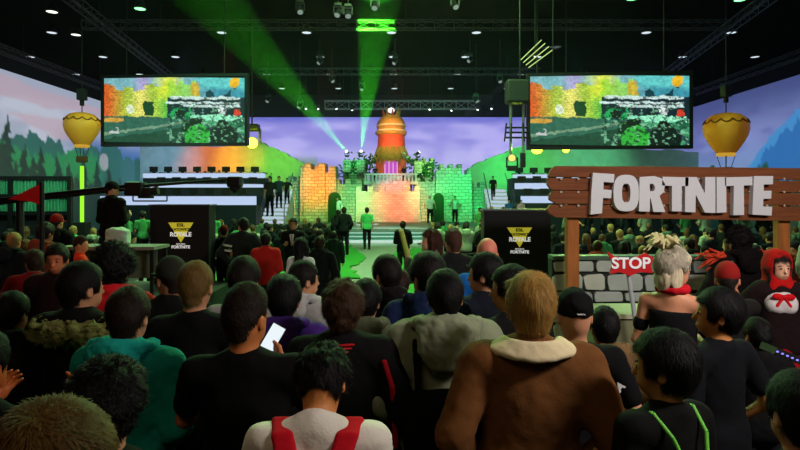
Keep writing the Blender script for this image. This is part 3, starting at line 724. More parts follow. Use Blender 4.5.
for i in range(9):
    t = 2 * math.pi * i / 9; MB().cyl((kx + .52 * math.cos(t), ky + .52 * math.sin(t), kz(114)), (kx + .66 * math.cos(t), ky + .66 * math.sin(t), kz(106 + 2 * (i % 2))), .12, .02, n=6).build('crown_spike', redm if i % 2 else gold, cs)
MB().lathe([(.001, -.22), (.2, -.12), (.25, 0), (.2, .12), (.001, .22)], (kx, ky - .35, kz(109)), 14).build('crown_lamp', glow('crown_lamp_pink', (255, 235, 240), 1.3), cs)
for px, py in ((367, 160), (369, 168), (413, 160), (415, 169), (345, 170), (431, 168), (352, 164), (426, 172)):
    p = at(px, py, 38.6); b = MB()
    for k in range(26):
        v = Vector((random.gauss(0, .28), random.gauss(0, .2), random.gauss(0, .32))); d = Vector((random.gauss(0, 1), random.gauss(0, 1), random.gauss(.5, 1))).normalized() * .3
        b.cyl(p + v, p + v + d, .07, .01, n=4)
    b.build('creeper_foliage', mat('creeper_green', lin((28, 96, 40)), .9, var=.4, vs=6), cs)
for px in (347, 359, 417, 429): pass

# scenery mounds flanking the castle
def mound(label, prof, Y, depth, col, group='painted scenery mounds beside the castle'):
    pts = [at(x, y, Y) for x, y in prof]; poly = [(pts[0].x, 0)] 
    for p, q in zip(pts, pts[1:]):
        for k in range(6): t = k / 6; poly.append((p.x + (q.x - p.x) * t, p.z + (q.z - p.z) * t + random.uniform(-.07, .09)))
    poly += [(pts[-1].x, pts[-1].z), (pts[-1].x, 0)]
    o = MB().prism(poly, Y, Y + depth).build('scenery_mound', mat(col[0], lin(col[1]), .9, var=.22, vs=2.2, bump=.7, bs=7, spec=.1)); o.data.name = 'scenery_mound'
    return tag(o, label, 'stage set', group)
mound('long heath-covered scenery mound under the big screen, sloping down to the castle', [(140, 147), (185, 146), (225, 147), (262, 143), (272, 148), (284, 153), (296, 160), (306, 164), (309, 172)], 42, 1.2, ('heath', (205, 205, 190)))
mound('stepped green scenery mound on the sign side of the castle', [(466, 170), (476, 164), (486, 160), (496, 156), (508, 151), (520, 146), (540, 144), (600, 146), (660, 150), (700, 152)], 42, 1.2, ('leafy_scenery', (190, 210, 190)))

# ------------------------------------------------------------------ tiered team desks with glowing fronts
def tiers(label, xs, ys, flip, lab_panel):
    t = thing('team_desk_terrace', label, 'stage set', (0, 0, 0), 0, 'tiered team desks')
    for k, ((a, b), (yt, yb), Y, dz) in enumerate(zip(xs, ys, (33.0, 35.0, 37.0), (0, 0, 0))):
        p = at(a, yt, Y); q = at(b, yb, Y)
        MB().box(((p.x + q.x) / 2, Y + 1.0, q.z / 2), (q.x - p.x, 2.0, q.z)).build('riser', mat('riser_navy', (.02, .03, .05), .6), t)
        f = MB().box(((p.x + q.x) / 2, Y + .05, (p.z + q.z) / 2), (q.x - p.x, .10, p.z - q.z)).build('desk_front', glow('cold_white_panel', (186, 205, 238), 1.0), t)
        MB().box(((p.x + q.x) / 2, Y + .35, p.z), (q.x - p.x, .7, .05)).build('desk_top', BLACK, t)
        n = int((q.x - p.x) / .95)
        for i in range(n):
            x = p.x + .5 + .95 * i; m = MB().box((x, Y + .45, p.z + .27), (.52, .05, .34)).build('monitor', BLACK, t)
            MB().box((x, Y + .48, p.z + .06), (.16, .16, .12)).build('monitor_stand', BLACK, t)
    return t
tiers('terraced team desks with three cold white glowing fronts beneath the balloon screen', [(100, 256), (150, 263), (143, 265)], [(196, 205), (184, 187.5), (173, 178)], 1, '')
tiers('terraced team desks with glowing fronts behind the wooden sign', [(521, 700), (515, 700), (513, 700)], [(196, 203), (183, 189), (174, 178)], 1, '')
for a, b, lab in ((268, 290, 'white lit staircase between the team desks and the castle'), (486, 508, 'white lit staircase between the castle and the sign')):
    t = thing('staircase', lab, 'staircase', (0, 0, 0), 0, 'white stage staircases')
    for i in range(9):
        p = at(a, 0, 36); q = at(b, 0, 36); z = ST + .24 * (i + 1)
        MB().box(((p.x + q.x) / 2, 34.2 + .32 * i + .16, z / 2), (q.x - p.x, .32, z)).build('step', mat('step_white', (.7, .74, .78), .5), t)
        MB().box(((p.x + q.x) / 2, 34.19 + .32 * i, z - .11), (q.x - p.x, .02, .16)).build('step_light', glow('stair_glow', (200, 215, 235), .8), t)
    for xx in (p.x, q.x): MB().tube([(xx, 34.2, ST + 1.1), (xx, 37.0, ST + 3.2)], .03).cyl((xx, 34.2, ST), (xx, 34.2, ST + 1.1), .03).build('handrail', GREY, t)

# ------------------------------------------------------------------ big screens
def brushpic(NX, NY):
    U, V = np.meshgrid(np.linspace(0, 1, NX), np.linspace(0, 1, NY), indexing='ij')      # V 0 top .. 1 bottom
    U0, V0 = U, V; wob = fbm(U * 26 + 3, V * 15 + 8); U = U + .035 * (wob - .5); V = V + .05 * (fbm(U0 * 24 + 31, V0 * 14 + 2) - .5)
    n1 = fbm(U * 9, V * 6); n2 = fbm(U * 22 + 4, V * 16)
    I = np.zeros((NX, NY, 3)) + L(120, 170, 190)
    I = mixc(I, L(176, 160, 220), (V < .3) * ss(-np.abs(U - .28) + .1, 0, .1)); I = mixc(I, L(60, 140, 170), ss(U, .6, .8) * (V < .36))
    I = mixc(I, L(96, 190, 200), ss(U, .62, .72) * ss(-V + .16 + .1 * n1, 0, .1))
    cw = (U < .47) & (V > .1 + .06 * (np.floor(U * 14) % 2) + .05 * np.sin(U * 9)) & (V < .68)
    stn = L(170, 200, 70) * (.75 + .5 * n2[..., None]); stn = mixc(stn, L(236, 96, 40), ss(-U + .2, 0, .2)); stn = mixc(stn, L(244, 226, 120), ss(-np.abs(U - .26) + .1, 0, .1)); stn = mixc(stn, L(90, 200, 80), ss(U, .36, .47))
    I = np.where(cw[..., None], stn, I)
    br = ((np.floor(V * 34) != np.floor(V * 34 - .28)) | (np.floor(U * 30 + .5 * (np.floor(V * 34) % 2)) != np.floor(U * 30 + .5 * (np.floor(V * 34) % 2) - .2)))
    I = np.where((cw & br)[..., None], I * .62, I)
    I = mixc(I, L(230, 226, 60), ss(-np.abs(U - .46) + .14, 0, .14) * ss(-V + .42, 0, .2) * .9); I = mixc(I, L(150, 210, 60), ((U > .45) & (U < .68) & (V < .30) & (V > .05 + .06 * (np.floor(U * 26) % 2))) * .8)
    I = mixc(I, L(214, 160, 40), ((U > .62) & (U < .68) & (V < .28) & (V > .08)) * .8)
    I = mixc(I, L(14, 60, 30), ((U > .285) & (U < .355) & (V > .37) & (V < .58)) * 1.)
    I = mixc(I, L(232, 232, 226), (((U - .185) ** 2 * 4 + (V - .5) ** 2 * .6 < .003) & (V < .68)) * .8)
    tr = (V > .17 + .12 * np.abs(np.sin(U * 21)) * n1 * 2) & (V < .36) & (U > .72) & (U < .9); I = mixc(I, L(14, 56, 74), tr * 1.)
    bl = ((U - .925) ** 2 * 5 + (V - .065) ** 2 < .0065); I = mixc(I, L(238, 176, 40), bl * 1.); I = mixc(I, L(60, 40, 20), (np.abs(U - .925) < .012) * (np.abs(V - .16) < .015) * 1.)
    st_ = (U > .45) & (V > .30) & (V < .66); I = mixc(I, L(16, 34, 52), st_ * 1.)
    for v0, u0, u1, h in ((.31, .47, .97, .022), (.385, .44, .97, .014), (.43, .56, .97, .018)): I = mixc(I, L(220, 236, 246), ((np.abs(V - v0) < h) & (U > u0) & (U < u1)) * (.6 + .4 * n2))
    I = mixc(I, L(150, 230, 200), ((np.abs(V - .62) < .055) & (U > .62) & (U < .98)) * (n2 > .38)); I = mixc(I, L(30, 160, 90), ((V > .45) & (V < .64) & (U > .44) & (U < .62)) * ss(n2, .4, .6))
    I = mixc(I, L(226, 60, 44), ((np.abs(V - .52) < .05) & (np.abs(U - .945) < .02)) * 1.)
    fl_ = (V > .62 + .10 * (U - .5)) & (U < .62) & (V > .6); I = mixc(I, L(46, 96, 84), fl_ * 1.); I = mixc(I, L(120, 150, 130), (fl_ & (np.abs(V - (.88 - .34 * U)) < .018)) * .9); I = mixc(I, L(20, 60, 44), (fl_ & (V > .95 - .34 * U)) * .85)
    I = mixc(I, L(210, 150, 60), ((U < .14) & (np.abs(V - .655) < .03)) * .9)
    au = (V > .66) & (U > .56); I = mixc(I, L(30, 130, 60), (au & (n1 > .5)) * .8); I = mixc(I, L(8, 26, 20), (au & (n1 <= .5)) * .85)
    for u, v, r, cc in ((.66, .70, .05, (6, 22, 14)), (.60, .78, .045, (8, 40, 20)), (.84, .72, .045, (4, 14, 12)), (.67, .9, .09, (50, 170, 60)), (.85, .9, .10, (6, 20, 20)), (.95, .68, .03, (30, 90, 70)), (.54, .55, .03, (6, 20, 14)), (.76, .52, .025, (8, 20, 30)), (.84, .50, .03, (220, 225, 235))):
        I = mixc(I, L(*cc), (((U - u) / r) ** 2 + ((V - v) / (r * 2)) ** 2 < 1) * 1.)
    I = I * (.55 + .95 * fbm(U0 * 46, V0 * 26)[..., None]) * (1 + .35 * (rng.random((NX, NY, 1)) - .5)) * np.array([.96, 1.06, .92])
    sp = (fbm(U0 * 44, V0 * 26) > .64) & (V0 > .4) & (U0 > .45); I = mixc(I, L(150, 225, 180), sp * .55); sp = (fbm(U0 * 50 + 9, V0 * 30 + 5) > .62) & (V0 > .3) & (U0 > .45); I = mixc(I, L(6, 30, 26), sp * .8)
    I = np.clip(I, 0, 1)
    I = mixc(I, L(200, 205, 205), ((np.abs(U - .075) < .028) & (np.abs(V - .82) < .045) & (n2 > .42)) * .9)
    return I
NXs, NYs = 260, 130; PIC = brushpic(NXs, NYs)
scm = vcol_mat('screen_picture', 1.0)
def bigscreen(label, c0, c1, c2, c3):
    """c0..c3: top-left, top-right, bottom-right, bottom-left corners in the hall"""
    t = thing('video_screen', label, 'screen', (c0 + c1) / 2, 0, 'hanging video screens')
    o = Vector(t.location); u = np.linspace(0, 1, NXs)[:, None, None]; v = np.linspace(0, 1, NYs)[None, :, None]
    A, B, Cc, D = [np.array(c - o) for c in (c0, c1, c2, c3)]
    P = (A * (1 - u) + B * u) * (1 - v) + (D * (1 - u) + Cc * u) * v; P[..., 1] -= .02
    grid_panel('picture', P, PIC, scm, t)
    W = (c1 - c0).length; H = (c0 - c3).length; ang = math.atan2(c1.y - c0.y, c1.x - c0.x); mid = (c0 + c1 + c2 + c3) / 4 - o
    e = .12; fr = MB(); Q = Matrix.Rotation(ang, 3, 'Z')
    for cx, cz, sx, sz in ((0, H / 2 + e / 2, W + 2 * e, e), (0, -H / 2 - e / 2, W + 2 * e, e), (-W / 2 - e / 2, 0, e, H), (W / 2 + e / 2, 0, e, H)):
        fr.box(mid + Q @ Vector((cx, .06, cz)), (sx, .24, sz), rz=ang)
    fr.build('frame', BLACKM, t); MB().box(mid + Q @ Vector((0, .14, 0)), (W, .12, H), rz=ang).build('housing', BLACK, t)
    for sx in (-.35, .35): 
        p = mid + Q @ Vector((W * sx, .1, H / 2 + .1)); MB().cyl(p, p + Vector((0, 0, 11.35 - (p.z + o.z))), .018, n=6).build('hanging_cable', BLACKM, t)
    return t
bigscreen('large hanging screen beside the pale-moon side of the landscape, showing the lit castle', at(104.5, 77, 22.4), at(245, 78, 22.0), at(245, 144, 22.0), at(104.5, 142, 22.4))
bigscreen('large hanging screen above the wooden sign, showing the lit castle', at(530, 75, 20.6), at(689, 76, 20.2), at(689, 147, 20.2), at(530, 144.5, 20.6))

# ------------------------------------------------------------------ balloons
goldb = mat('balloon_gold', lin((226, 150, 52)), .45, bump=.25, bs=5, var=.2, vs=1.5, emit=lin((220, 130, 30)), es=.13)
def balloon(label, px, py, wpx, Y, rz):
    c = at(px, py, Y); r = wpx / F * Y / 2; t = thing('hot_air_balloon', label, 'balloon', c, rz, 'model hot-air balloons hanging over the crowd')
    prof = [(.001, .86), (.30, .84), (.62, .76), (.86, .58), (.99, .30), (1.0, .06), (.93, -.22), (.78, -.52), (.60, -.80), (.46, -1.0), (.40, -1.06)]
    MB().lathe([(a * r, b * r) for a, b in prof], n=32, flute=.035, fn=12).build('envelope', goldb, t)
    bd = MB()
    for i in range(12):
        a0 = 2 * math.pi * i / 12; pts = []
        for k in range(7): a = a0 + 2 * math.pi / 12 * k / 6; zz = (.50 - .16 * math.sin(math.pi * k / 6)) * r; rr = float(np.interp(zz / r, [x[1] for x in prof][::-1], [x[0] for x in prof][::-1])) * r * 1.005; pts.append((rr * math.cos(a), rr * math.sin(a), zz))
        bd.tube(pts, r * .035, 5)
    bd.build('scalloped_band', mat('balloon_brown', lin((110, 62, 24)), .7), t)
    MB().lathe([(.42 * r, -1.06 * r), (.40 * r, -1.2 * r), (.38 * r, -1.2 * r), (.40 * r, -1.06 * r)], n=24).build('skirt_ring', mat('balloon_lamp', lin((120, 80, 30)), .7, emit=lin((255, 200, 70)), es=.5), t)  # brown skirt ring with a weak amber emission
    for i in range(4):
        a = R(45 + 90 * i); MB().cyl((.38 * r * math.cos(a), .38 * r * math.sin(a), -1.18 * r), (.22 * r * math.cos(a), .22 * r * math.sin(a), -1.72 * r), .012 * r + .004, n=6).build('rope', BLACK, t)
    MB().box((0, 0, -1.90 * r), (.48 * r, .48 * r, .36 * r), bev=.03).build('basket', mat('basket_brown', lin((84, 52, 30)), .9, bump=.8, bs=25), t)
    MB().cyl((0, 0, .84 * r), (0, 0, 11.35 - c.z), .02, n=6).build('hanging_cable', BLACKM, t)
    MB().box((0, 0, 1.9 * r), (.30, .24, .42)).box((0, 0, 1.9 * r - .3), (.12, .12, .25)).build('hoist', BLACK, t)
    return t
balloon('small golden hot-air balloon model hanging left of the castle screen', 82, 127, 34, 22, 0)
balloon('larger golden hot-air balloon model hanging beyond the wooden sign', 726, 131, 42, 21, .3)
# ------------------------------------------------------------------ ceiling lamps, trusses, moving heads
lampg = glow('ceiling_lamp_glow', (205, 215, 225), 1.2); lampgreen = glow('green_lamp_glow', (130, 255, 150), 3.0)
def clone(t, loc, rz=0, label=None, sc=None):
    c = t.copy(); COL.objects.link(c); c.location = loc; c.rotation_euler = (0, 0, rz)
    if label: c['label'] = label
    if sc: c.scale = (sc, sc, sc)
    for ch in t.children:
        k = ch.copy(); COL.objects.link(k); k.parent = c
        for g in ch.children: q = g.copy(); COL.objects.link(q); q.parent = k
    return c
def ceillamp(g=lampg, r=.24, label='pale round ceiling lamp'):
    t = thing('ceiling_lamp', label, 'ceiling lamp', (0, 0, 0), 0, 'round lamps on the black ceiling')
    MB().lathe([(.001, .4), (r * .6, .4), (r * 1.1, .08), (r * 1.15, 0), (r * 1.0, 0), (r * 1.0, .05), (.001, .06)], n=16).build('housing', BLACK, t)
    MB().lathe([(.001, .03), (r, .03), (r, .01), (.001, .01)], n=16).build('diffuser', g, t); return t
proto = ceillamp(); first = True
rown = ['first row over the crowd', 'second row over the crowd', 'third row over the crowd', 'fourth row nearest the stage', 'fifth row over the stage front']
for j, Y in enumerate((30.2, 35.4, 40.4, 45.6, 25.4)):
    for i in range(-5, 6):
        X = -.45 + 4.5 * i
        if abs(X) > .69 * Y or (j == 3 and abs(i) > 3) or (j == 2 and i in (4, 5)) or (i * 7 + j * 3) % 5 == 4 and j < 4 and abs(i) > 1: continue
        lab = f"dim round ceiling lamp, {['level with the keep', 'one', 'two', 'three', 'four', 'five'][abs(i)]}{'' if i == 0 else ' places out to the ' + ('sign side' if i > 0 else 'balloon-screen side')}, {rown[j]}"
        if j == 4: continue
        if first: proto.location = (X, Y, 10.95); proto['label'] = lab; first = False
        else: clone(proto, (X, Y, 10.95), 0, lab)
for px, py, Y, lab in ((140, 9, 26, 'bright green ceiling lamp above the castle screen'), (632, -1, 25.2, 'bright green ceiling lamp above the sign screen'), (740, 0, 25.4, 'bright green ceiling lamp over the sign-side wall'), (52, 12, 26.5, 'bright white ceiling lamp in the dark corner above the small balloon'), (76, 35, 31, 'white ceiling lamp below and beyond the corner one')):
    t = ceillamp(lampgreen if 'green' in lab else glow('white_lamp_glow', (230, 240, 220), 2.0), .24, lab); t.location = at(px, py, Y)
    MB().cyl((0, 0, .4), (0, 0, 11.4 - t.location.z), .02, n=6).build('drop_rod', BLACK, t)
steel = mat('truss_steel', (.04, .04, .045), .5, metal=.5)
def truss(label, a, b, s=.38, m=steel, hang=True, sec=.9):
    a = Vector(a); b = Vector(b); t = thing('lighting_truss', label, 'truss', a, 0, 'lighting trusses under the ceiling')
    d = b - a; n = max(2, int(d.length / sec)); q = d.normalized().to_track_quat('X', 'Z').to_matrix()
    cr = [q @ Vector((0, y, z)) for y in (-s / 2, s / 2) for z in (-s / 2, s / 2)]
    ch = MB()
    for c in cr: ch.cyl(c, d + c, .028, n=6)
    ch.build('chord', m, t); br = MB()
    for i in range(n):
        p = d * (i / n); r = d * ((i + 1) / n)
        for k, l in ((0, 1), (1, 3), (3, 2), (2, 0)): br.cyl(p + cr[k], (r if i % 1 == 0 else p) + cr[l], .014, n=5); br.cyl(p + cr[k], p + cr[l], .014, n=5)
    br.build('bracing', m, t)
    if hang:
        for f in (.12, .5, .88): p = d * f; MB().cyl(p, (p.x, p.y, 11.4 - a.z), .012, n=5).build('hanging_cable', BLACKM, t)
    return t
TZ = lambda y, Y: HC - (y - HY) / F * Y
truss('pale lit truss spanning above the castle keep', at(325, 105, 43.5), at(480, 105, 43.5), .6, mat('truss_bright', (.35, .36, .38), .45, metal=.3, emit=(.3, .33, .4), es=.06))  # lit look put into the steel by a paler base and faint emission
truss('dark truss crossing the hall above both screens', (-15, 27, 10.4), (15.5, 27, 10.4))
truss('dark truss running away from the entrance over the balloon-screen side', (-12.5, 14, 10.6), (-16.0, 40, 10.6))
truss('dark truss running away above the sign-side seats', (13.5, 14, 10.4), (18.0, 40, 10.4))
truss('dark truss along the upper edge of the landscape wall by the small balloon', (-19.8, 20, 9.6), (-19.8, 40, 9.6))
truss('dark truss along the upper edge of the sign-side landscape wall', (20.6, 20, 9.6), (20.6, 40, 9.6))
truss('dark cross truss over the middle of the turf', (-9, 36.5, 10.3), (9, 36.5, 10.3))

def mhead(label, loc, aim, lens, hang=True, sc=1.0, group='moving-head spotlights'):
    t = thing('moving_head_light', label, 'stage light', loc, 0, group); t.scale = (sc, sc, sc); s = 1 if hang else -1
    MB().box((0, 0, .38 * s), (.34, .26, .14), bev=.02).build('base', BLACKM, t)
    y = MB(); y.box((-.19, 0, .16 * s), (.04, .10, .36)); y.box((.19, 0, .16 * s), (.04, .10, .36)); y.box((0, 0, .30 * s), (.38, .10, .05)); y.build('yoke', BLACKM, t)
    d = (Vector(aim) - Vector(loc)).normalized()
    h = MB(); h.cyl(-d * .2, d * .16, .12, .15, n=16); hd = h.build('lamp_head', BLACKM, t)
    MB().cyl(d * .16, d * .175, .128, n=16).build('lens', lens, hd)
    if hang: MB().cyl((0, 0, .44), (0, 0, max(.5, (11.4 - loc[2]) / sc)), .02, n=6).build('hanging_rod', BLACKM, t)
    return t
wl = glow('lens_white', (255, 255, 250), 2.5); gl = glow('lens_yellow_green', (215, 255, 60), 5); dl = glow('lens_dim', (170, 190, 180), .5); gl2 = glow('lens_green', (120, 255, 120), 6)
K = 38.3
bm = [(347, 152, (238, 28, 24.5), 330000, (.07, 1, .02), 8.5, 'moving head on the castle wall, throwing a green beam towards the castle screen'),
      (361, 152, (379, 0, 25.5), 440000, (.06, 1, .02), 8.8, 'moving head on the castle wall, throwing the broad green beam straight up'),
      (418, 153, (505, 84, 36), 120000, (.85, .9, 1), 4, 'moving head on the castle wall, throwing a thin white beam towards the sign')]
for px, py, (ax_, ay_, aY), pw, cc, an, lab in bm:
    p = at(px, py, K); q = at(ax_, ay_, aY); mhead(lab, p, q, wl, False, .75)
    MB().box((p.x, p.y, p.z - .95), (.5, .5, .8)).build('lamp_plinth', stone); bpy.context.scene.objects[-1]
    spot('beam_lamp', p + (q - p).normalized() * .25, q, pw, cc, an, .25, .04)
for o in list(COL.objects):
    if o.name.startswith('lamp_plinth'): tag(o, {0: 'small stone plinth under the outermost beam lamp on the castle wall', 1: 'small stone plinth under the broad green beam lamp', 2: 'small stone plinth under the beam lamp on the sign side of the keep'}[sorted(q.name for q in COL.objects if q.name.startswith('lamp_plinth')).index(o.name)], 'plinth', 'stone plinths under the castle beam lamps')
p = at(347, 152, K); q = at(318, 113, 36); spot('beam_lamp', p, q, 110000, (.9, .95, 1), 3.0, .3, .03)
# down beams hung off the far truss
for px, tx, ty in ((318, 322, 130), (336, 346, 128), (352, 356, 150), (430, 424, 120), (452, 442, 122), (478, 470, 128), (306, 306, 124), (492, 480, 126)):
    p = at(px, 108 + (px % 3), 42.5); q = at(tx, ty, 41.5); mhead('small white spotlight on the far truss, ' + {306: 'fourth', 318: 'third', 336: 'second', 352: 'first', 430: 'first', 452: 'second', 478: 'third', 492: 'fourth'}[px] + ' out from the keep, ' + ('balloon' if px < 391 else 'sign') + ' side', p, q, wl, True, .6)
    spot('truss_beam', p + (q - p).normalized() * .25, q, 16000, (.95, .95, 1), 7, .5, .05)
# strong yellow-green flares either side, and the sign-side pair
for px, py, Y, lab in ((252, 143, 26, 'fierce yellow-green flare lamp at the lower corner of the castle screen'), (537, 148, 24, 'fierce yellow-green flare lamp under the corner of the sign screen'), (566, 149, 24, 'second smaller yellow-green flare lamp under the sign screen')):
    p = at(px, py, Y); q = Vector((0, 0, 2)); mhead(lab, p, q, gl, True, 1.9 if px != 566 else 1.2, 'yellow-green flare lamps')
    pd = bpy.data.lights.new('flare_glow', 'POINT'); pd.energy = 260 if px != 566 else 110; pd.color = (.72, 1, .04); pd.shadow_soft_size = .3; po = bpy.data.objects.new('flare_glow', pd); COL.objects.link(po); po.location = p + (q - p).normalized() * .75
    spot('flare_lamp', p + (q - p).normalized() * .35, Vector((p.x * .7, 0, -6)), 1500 if px != 566 else 600, (.75, 1, .2), 70, .9, .12)
for px, py, lab in ((300, 10, 'moving head beside the broad green beam, outermost'), (338, 13, 'moving head nearer the broad green beam'), (348, 14, 'moving head touching its neighbour by the green beam'), (375, 6, 'large moving head in the middle of the green beam'), (455, 5, 'moving head on the sign side of the green beam')):
    p = at(px, py, 21); mhead(lab, p, p + Vector((random.uniform(-.3, .3), -.7, -1)), dl, True, .8, 'dark moving heads over the turf')
for (px, py), nth in zip(((320, 62), (332, 80), (268, 100), (300, 106), (470, 60), (476, 100), (500, 80), (395, 62), (362, 88)), ('above the broad beam foot', 'just below its upper neighbour', 'beside the balloon screen edge', 'left of the far truss end', 'high over the sign side', 'over the far truss end by the mast', 'nearest the hanging mast', 'right above the keep', 'touching the broad green beam')):
    p = at(px, py, 33 + (px % 5)); mhead(f'dark moving head hanging under the ceiling, {nth}', p, p + Vector((random.uniform(-1, 1), -.6, -1)), dl, True, .85, 'dark moving heads over the stage')
# green tube light and red/green wall washes
t = thing('tube_light', 'upright bright yellow-green tube light beyond the seated gamers', 'stage light', at(82, 222, 24)); p = t.location
MB().cyl((0, 0, 0), (0, 0, at(82, 166, 24).z - p.z), .075, n=12).build('tube', glow('tube_green', (150, 240, 40), 1.3), t); MB().box((0, 0, -p.z / 2 - .02), (.5, .5, p.z)).build('base', BLACK, t)

# spots that colour the castle and its mounds (hung on the dark truss over the stage front)
def wash(tpx, tpy, tY, pw, col, ang, sx=0): q = at(tpx, tpy, tY); spot('stage_colour_lamp', (q.x * .6 + sx, 28.0, 9.9), q, pw * 5.0, col, ang + 5, 1.0, .3)
wash(316, 186, 37.2, 3200, (1, .11, .0), 11); wash(322, 178, 37.2, 1100, (1, .35, .0), 12)
wash(350, 205, 38, 1700, (.22, 1, .22), 11); wash(368, 205, 37, 1200, (1, 1, .30), 10); wash(316, 216, 37.2, 900, (.5, 1, .03), 9); wash(350, 166, 39.4, 1300, (.05, 1, .2), 9); wash(428, 168, 39.4, 1500, (.45, 1, .12), 11)
wash(400, 196, 37, 3300, (1, .05, .05), 15); wash(424, 205, 38, 1500, (.35, 1, .30), 10)
wash(456, 195, 37.2, 1700, (.0, 1, .16), 13); wash(440, 175, 38, 900, (.2, 1, .4), 15); wash(478, 200, 38, 1100, (.0, 1, .25), 12); wash(292, 195, 38, 900, (.1, 1, .35), 10)
wash(391, 135, 39.5, 2000, (1, .45, .22), 11); wash(391, 158, 39.5, 900, (1, .8, .4), 10); wash(391, 180, 38, 500, (.8, .9, 1), 9)
wash(212, 165, 42, 2400, (1, .12, .0), 15); wash(240, 160, 42, 1800, (1, .65, .0), 11); wash(278, 165, 42, 1700, (.2, 1, .02), 14); wash(165, 165, 42, 1500, (.25, .5, 1), 18)
wash(520, 165, 42, 1400, (.06, 1, .18), 20); wash(490, 175, 42, 1000, (.08, 1, .2), 14); wash(590, 165, 42, 1200, (.2, 1, .5), 20)
wash(391, 236, 29, 1500, (.6, 1, .75), 34)

# haze over the stage half of the hall
hz = MB().box((0, 32.4, 6.6), (34, 31, 8.6)).build('stage_haze', None); hz['kind'] = 'stuff'; hz['category'] = 'haze'; hz['label'] = 'thin haze hanging in the air over the stage, catching the beams'
hm = bpy.data.materials.new('haze'); hm.use_nodes = True; nt = hm.node_tree; nt.nodes.clear(); o = nt.nodes.new('ShaderNodeOutputMaterial'); v = nt.nodes.new('ShaderNodeVolumeScatter')
v.inputs['Density'].default_value = .0011; v.inputs['Anisotropy'].default_value = .35; nt.links.new(v.outputs[0], o.inputs['Volume']); hz.data.materials.append(hm)

# camera and loudspeaker mast beside the sign screen
t = thing('rigging_mast', 'hanging black lighting mast with a box on top beside the sign screen', 'lighting rig', at(517, 92, 20)); o = t.location
MB().box((0, 0, 0), (.78, .6, .80), bev=.06).build('housing', BLACK, t); b = MB()
for sx in (-.22, .22): b.cyl((sx, 0, -.4), (sx, 0, -2.25), .05, n=8)
b.build('drop_tube', GREY, t); b = MB()
for z in (-1.25, -1.42, -1.6): b.tube([(-.42, 0, z), (.42, 0, z)], .035)
for sx in (-.38, -.2, .2, .38): b.cyl((sx, -.05, -1.1), (sx * 1.2, -.1, -1.75), .03, n=6)
b.build('clamp_bar', BLACKM, t); MB().cyl((.1, 0, .4), (.1, 0, 11.4 - o.z), .025, n=6).build('hanging_rod', BLACKM, t); MB().box((.2, 0, -2.4), (.16, .2, .5)).build('hook_plate', BLACKM, t)
mhead('moving head at the foot of the hanging mast, lens towards the crowd', at(512, 158, 20), at(505, 165, 10), glow('lens_amber', (235, 215, 120), 1.2), False, 1.0)
t = thing('striplight_bank', 'bank of slanting pale strip lights above the hanging mast', 'stage light', at(535, 56, 22))
for k in range(4): MB().cyl((-.55 + .1 * k, 0, -.15 - .10 * k), (.25 + .14 * k, 0, .62 - .13 * k), .022, n=6).build('strip', glow('strip_pale', (190, 220, 130), .9), t)
MB().cyl((0, 0, .2), (0, 0, 11.4 - t.location.z), .02, n=6).build('hanging_rod', BLACKM, t); MB().box((-.1, .05, .05), (.5, .06, .06)).build('bracket', BLACKM, t)

# ------------------------------------------------------------------ wooden sign with raised letters
def woodm(name, c, sc=(1, 1, 14), emit=None):
    if name in MATS: return MATS[name]
    m = mat(name, lin(c), .7, spec=.25); nt = m.node_tree; b = nt.nodes['Principled BSDF']; tc = nt.nodes.new('ShaderNodeTexCoord'); mp = nt.nodes.new('ShaderNodeMapping'); mp.inputs['Scale'].default_value = sc
    n = nt.nodes.new('ShaderNodeTexNoise'); n.inputs['Scale'].default_value = 2.2; n.inputs['Detail'].default_value = 6; n.inputs['Distortion'].default_value = .6
    nt.links.new(tc.outputs['Object'], mp.inputs[0]); nt.links.new(mp.outputs[0], n.inputs['Vector']); r = nt.nodes.new('ShaderNodeMix'); r.data_type = 'RGBA'; cl_ = lin(c)
    r.inputs[6].default_value = (*[v * .45 for v in cl_], 1); r.inputs[7].default_value = (*[min(1, v * 1.5) for v in cl_], 1); nt.links.new(n.outputs['Fac'], r.inputs[0]); nt.links.new(r.outputs[2], b.inputs['Base Color'])
    q = nt.nodes.new('ShaderNodeBump'); q.inputs['Strength'].default_value = .5; q.inputs['Distance'].default_value = .01; nt.links.new(n.outputs['Fac'], q.inputs['Height']); nt.links.new(q.outputs[0], b.inputs['Normal']); return m
YS = 7.0; sg = thing('wooden_sign', 'big plank sign on two posts with raised white letters FORTNITE', 'sign', (at(574, 0, YS).x, YS, 0)); so = Vector(sg.location)
def zz(x, y): p = at(540 + x / 3.0615, 145 + y / 3.0615, YS); return (p.x - so.x, p.z)
wd = woodm('sign_plank', (128, 72, 40), (1, 1, 14))
planks = [([(42, 65), (30, 78), (22, 98), (840, 108), (840, 72), (300, 66)], 0), ([(22, 101), (22, 122), (34, 138), (840, 146), (840, 111)], .02), ([(40, 140), (26, 152), (26, 168), (46, 180), (840, 186), (840, 149)], -.01), ([(30, 183), (20, 196), (26, 210), (48, 222), (400, 226), (840, 234), (840, 189)], .01)]
for pl_, dy in planks: MB().prism([zz(*p) for p in pl_], -.05 + dy, .03 + dy).build('plank', wd, sg, bevel=.006)
pst = woodm('sign_post', (168, 100, 48), (9, 9, 1))
for x0, x1 in ((86, 124), (738, 774)):
    a = zz(x0, 225); b_ = zz(x1, 225); cx = (a[0] + b_[0]) / 2; MB().box((cx, .10, 1.15), (b_[0] - a[0], .12, 2.3)).build('post', pst, sg, bevel=.01)
    for z in (-.33, 0, .0): pass
def ellp(cx, cy, rx, ry, n=28): return [(cx + rx * math.cos(2 * math.pi * i / n) * (1 + 0), cy + ry * math.sin(2 * math.pi * i / n)) for i in range(n)]
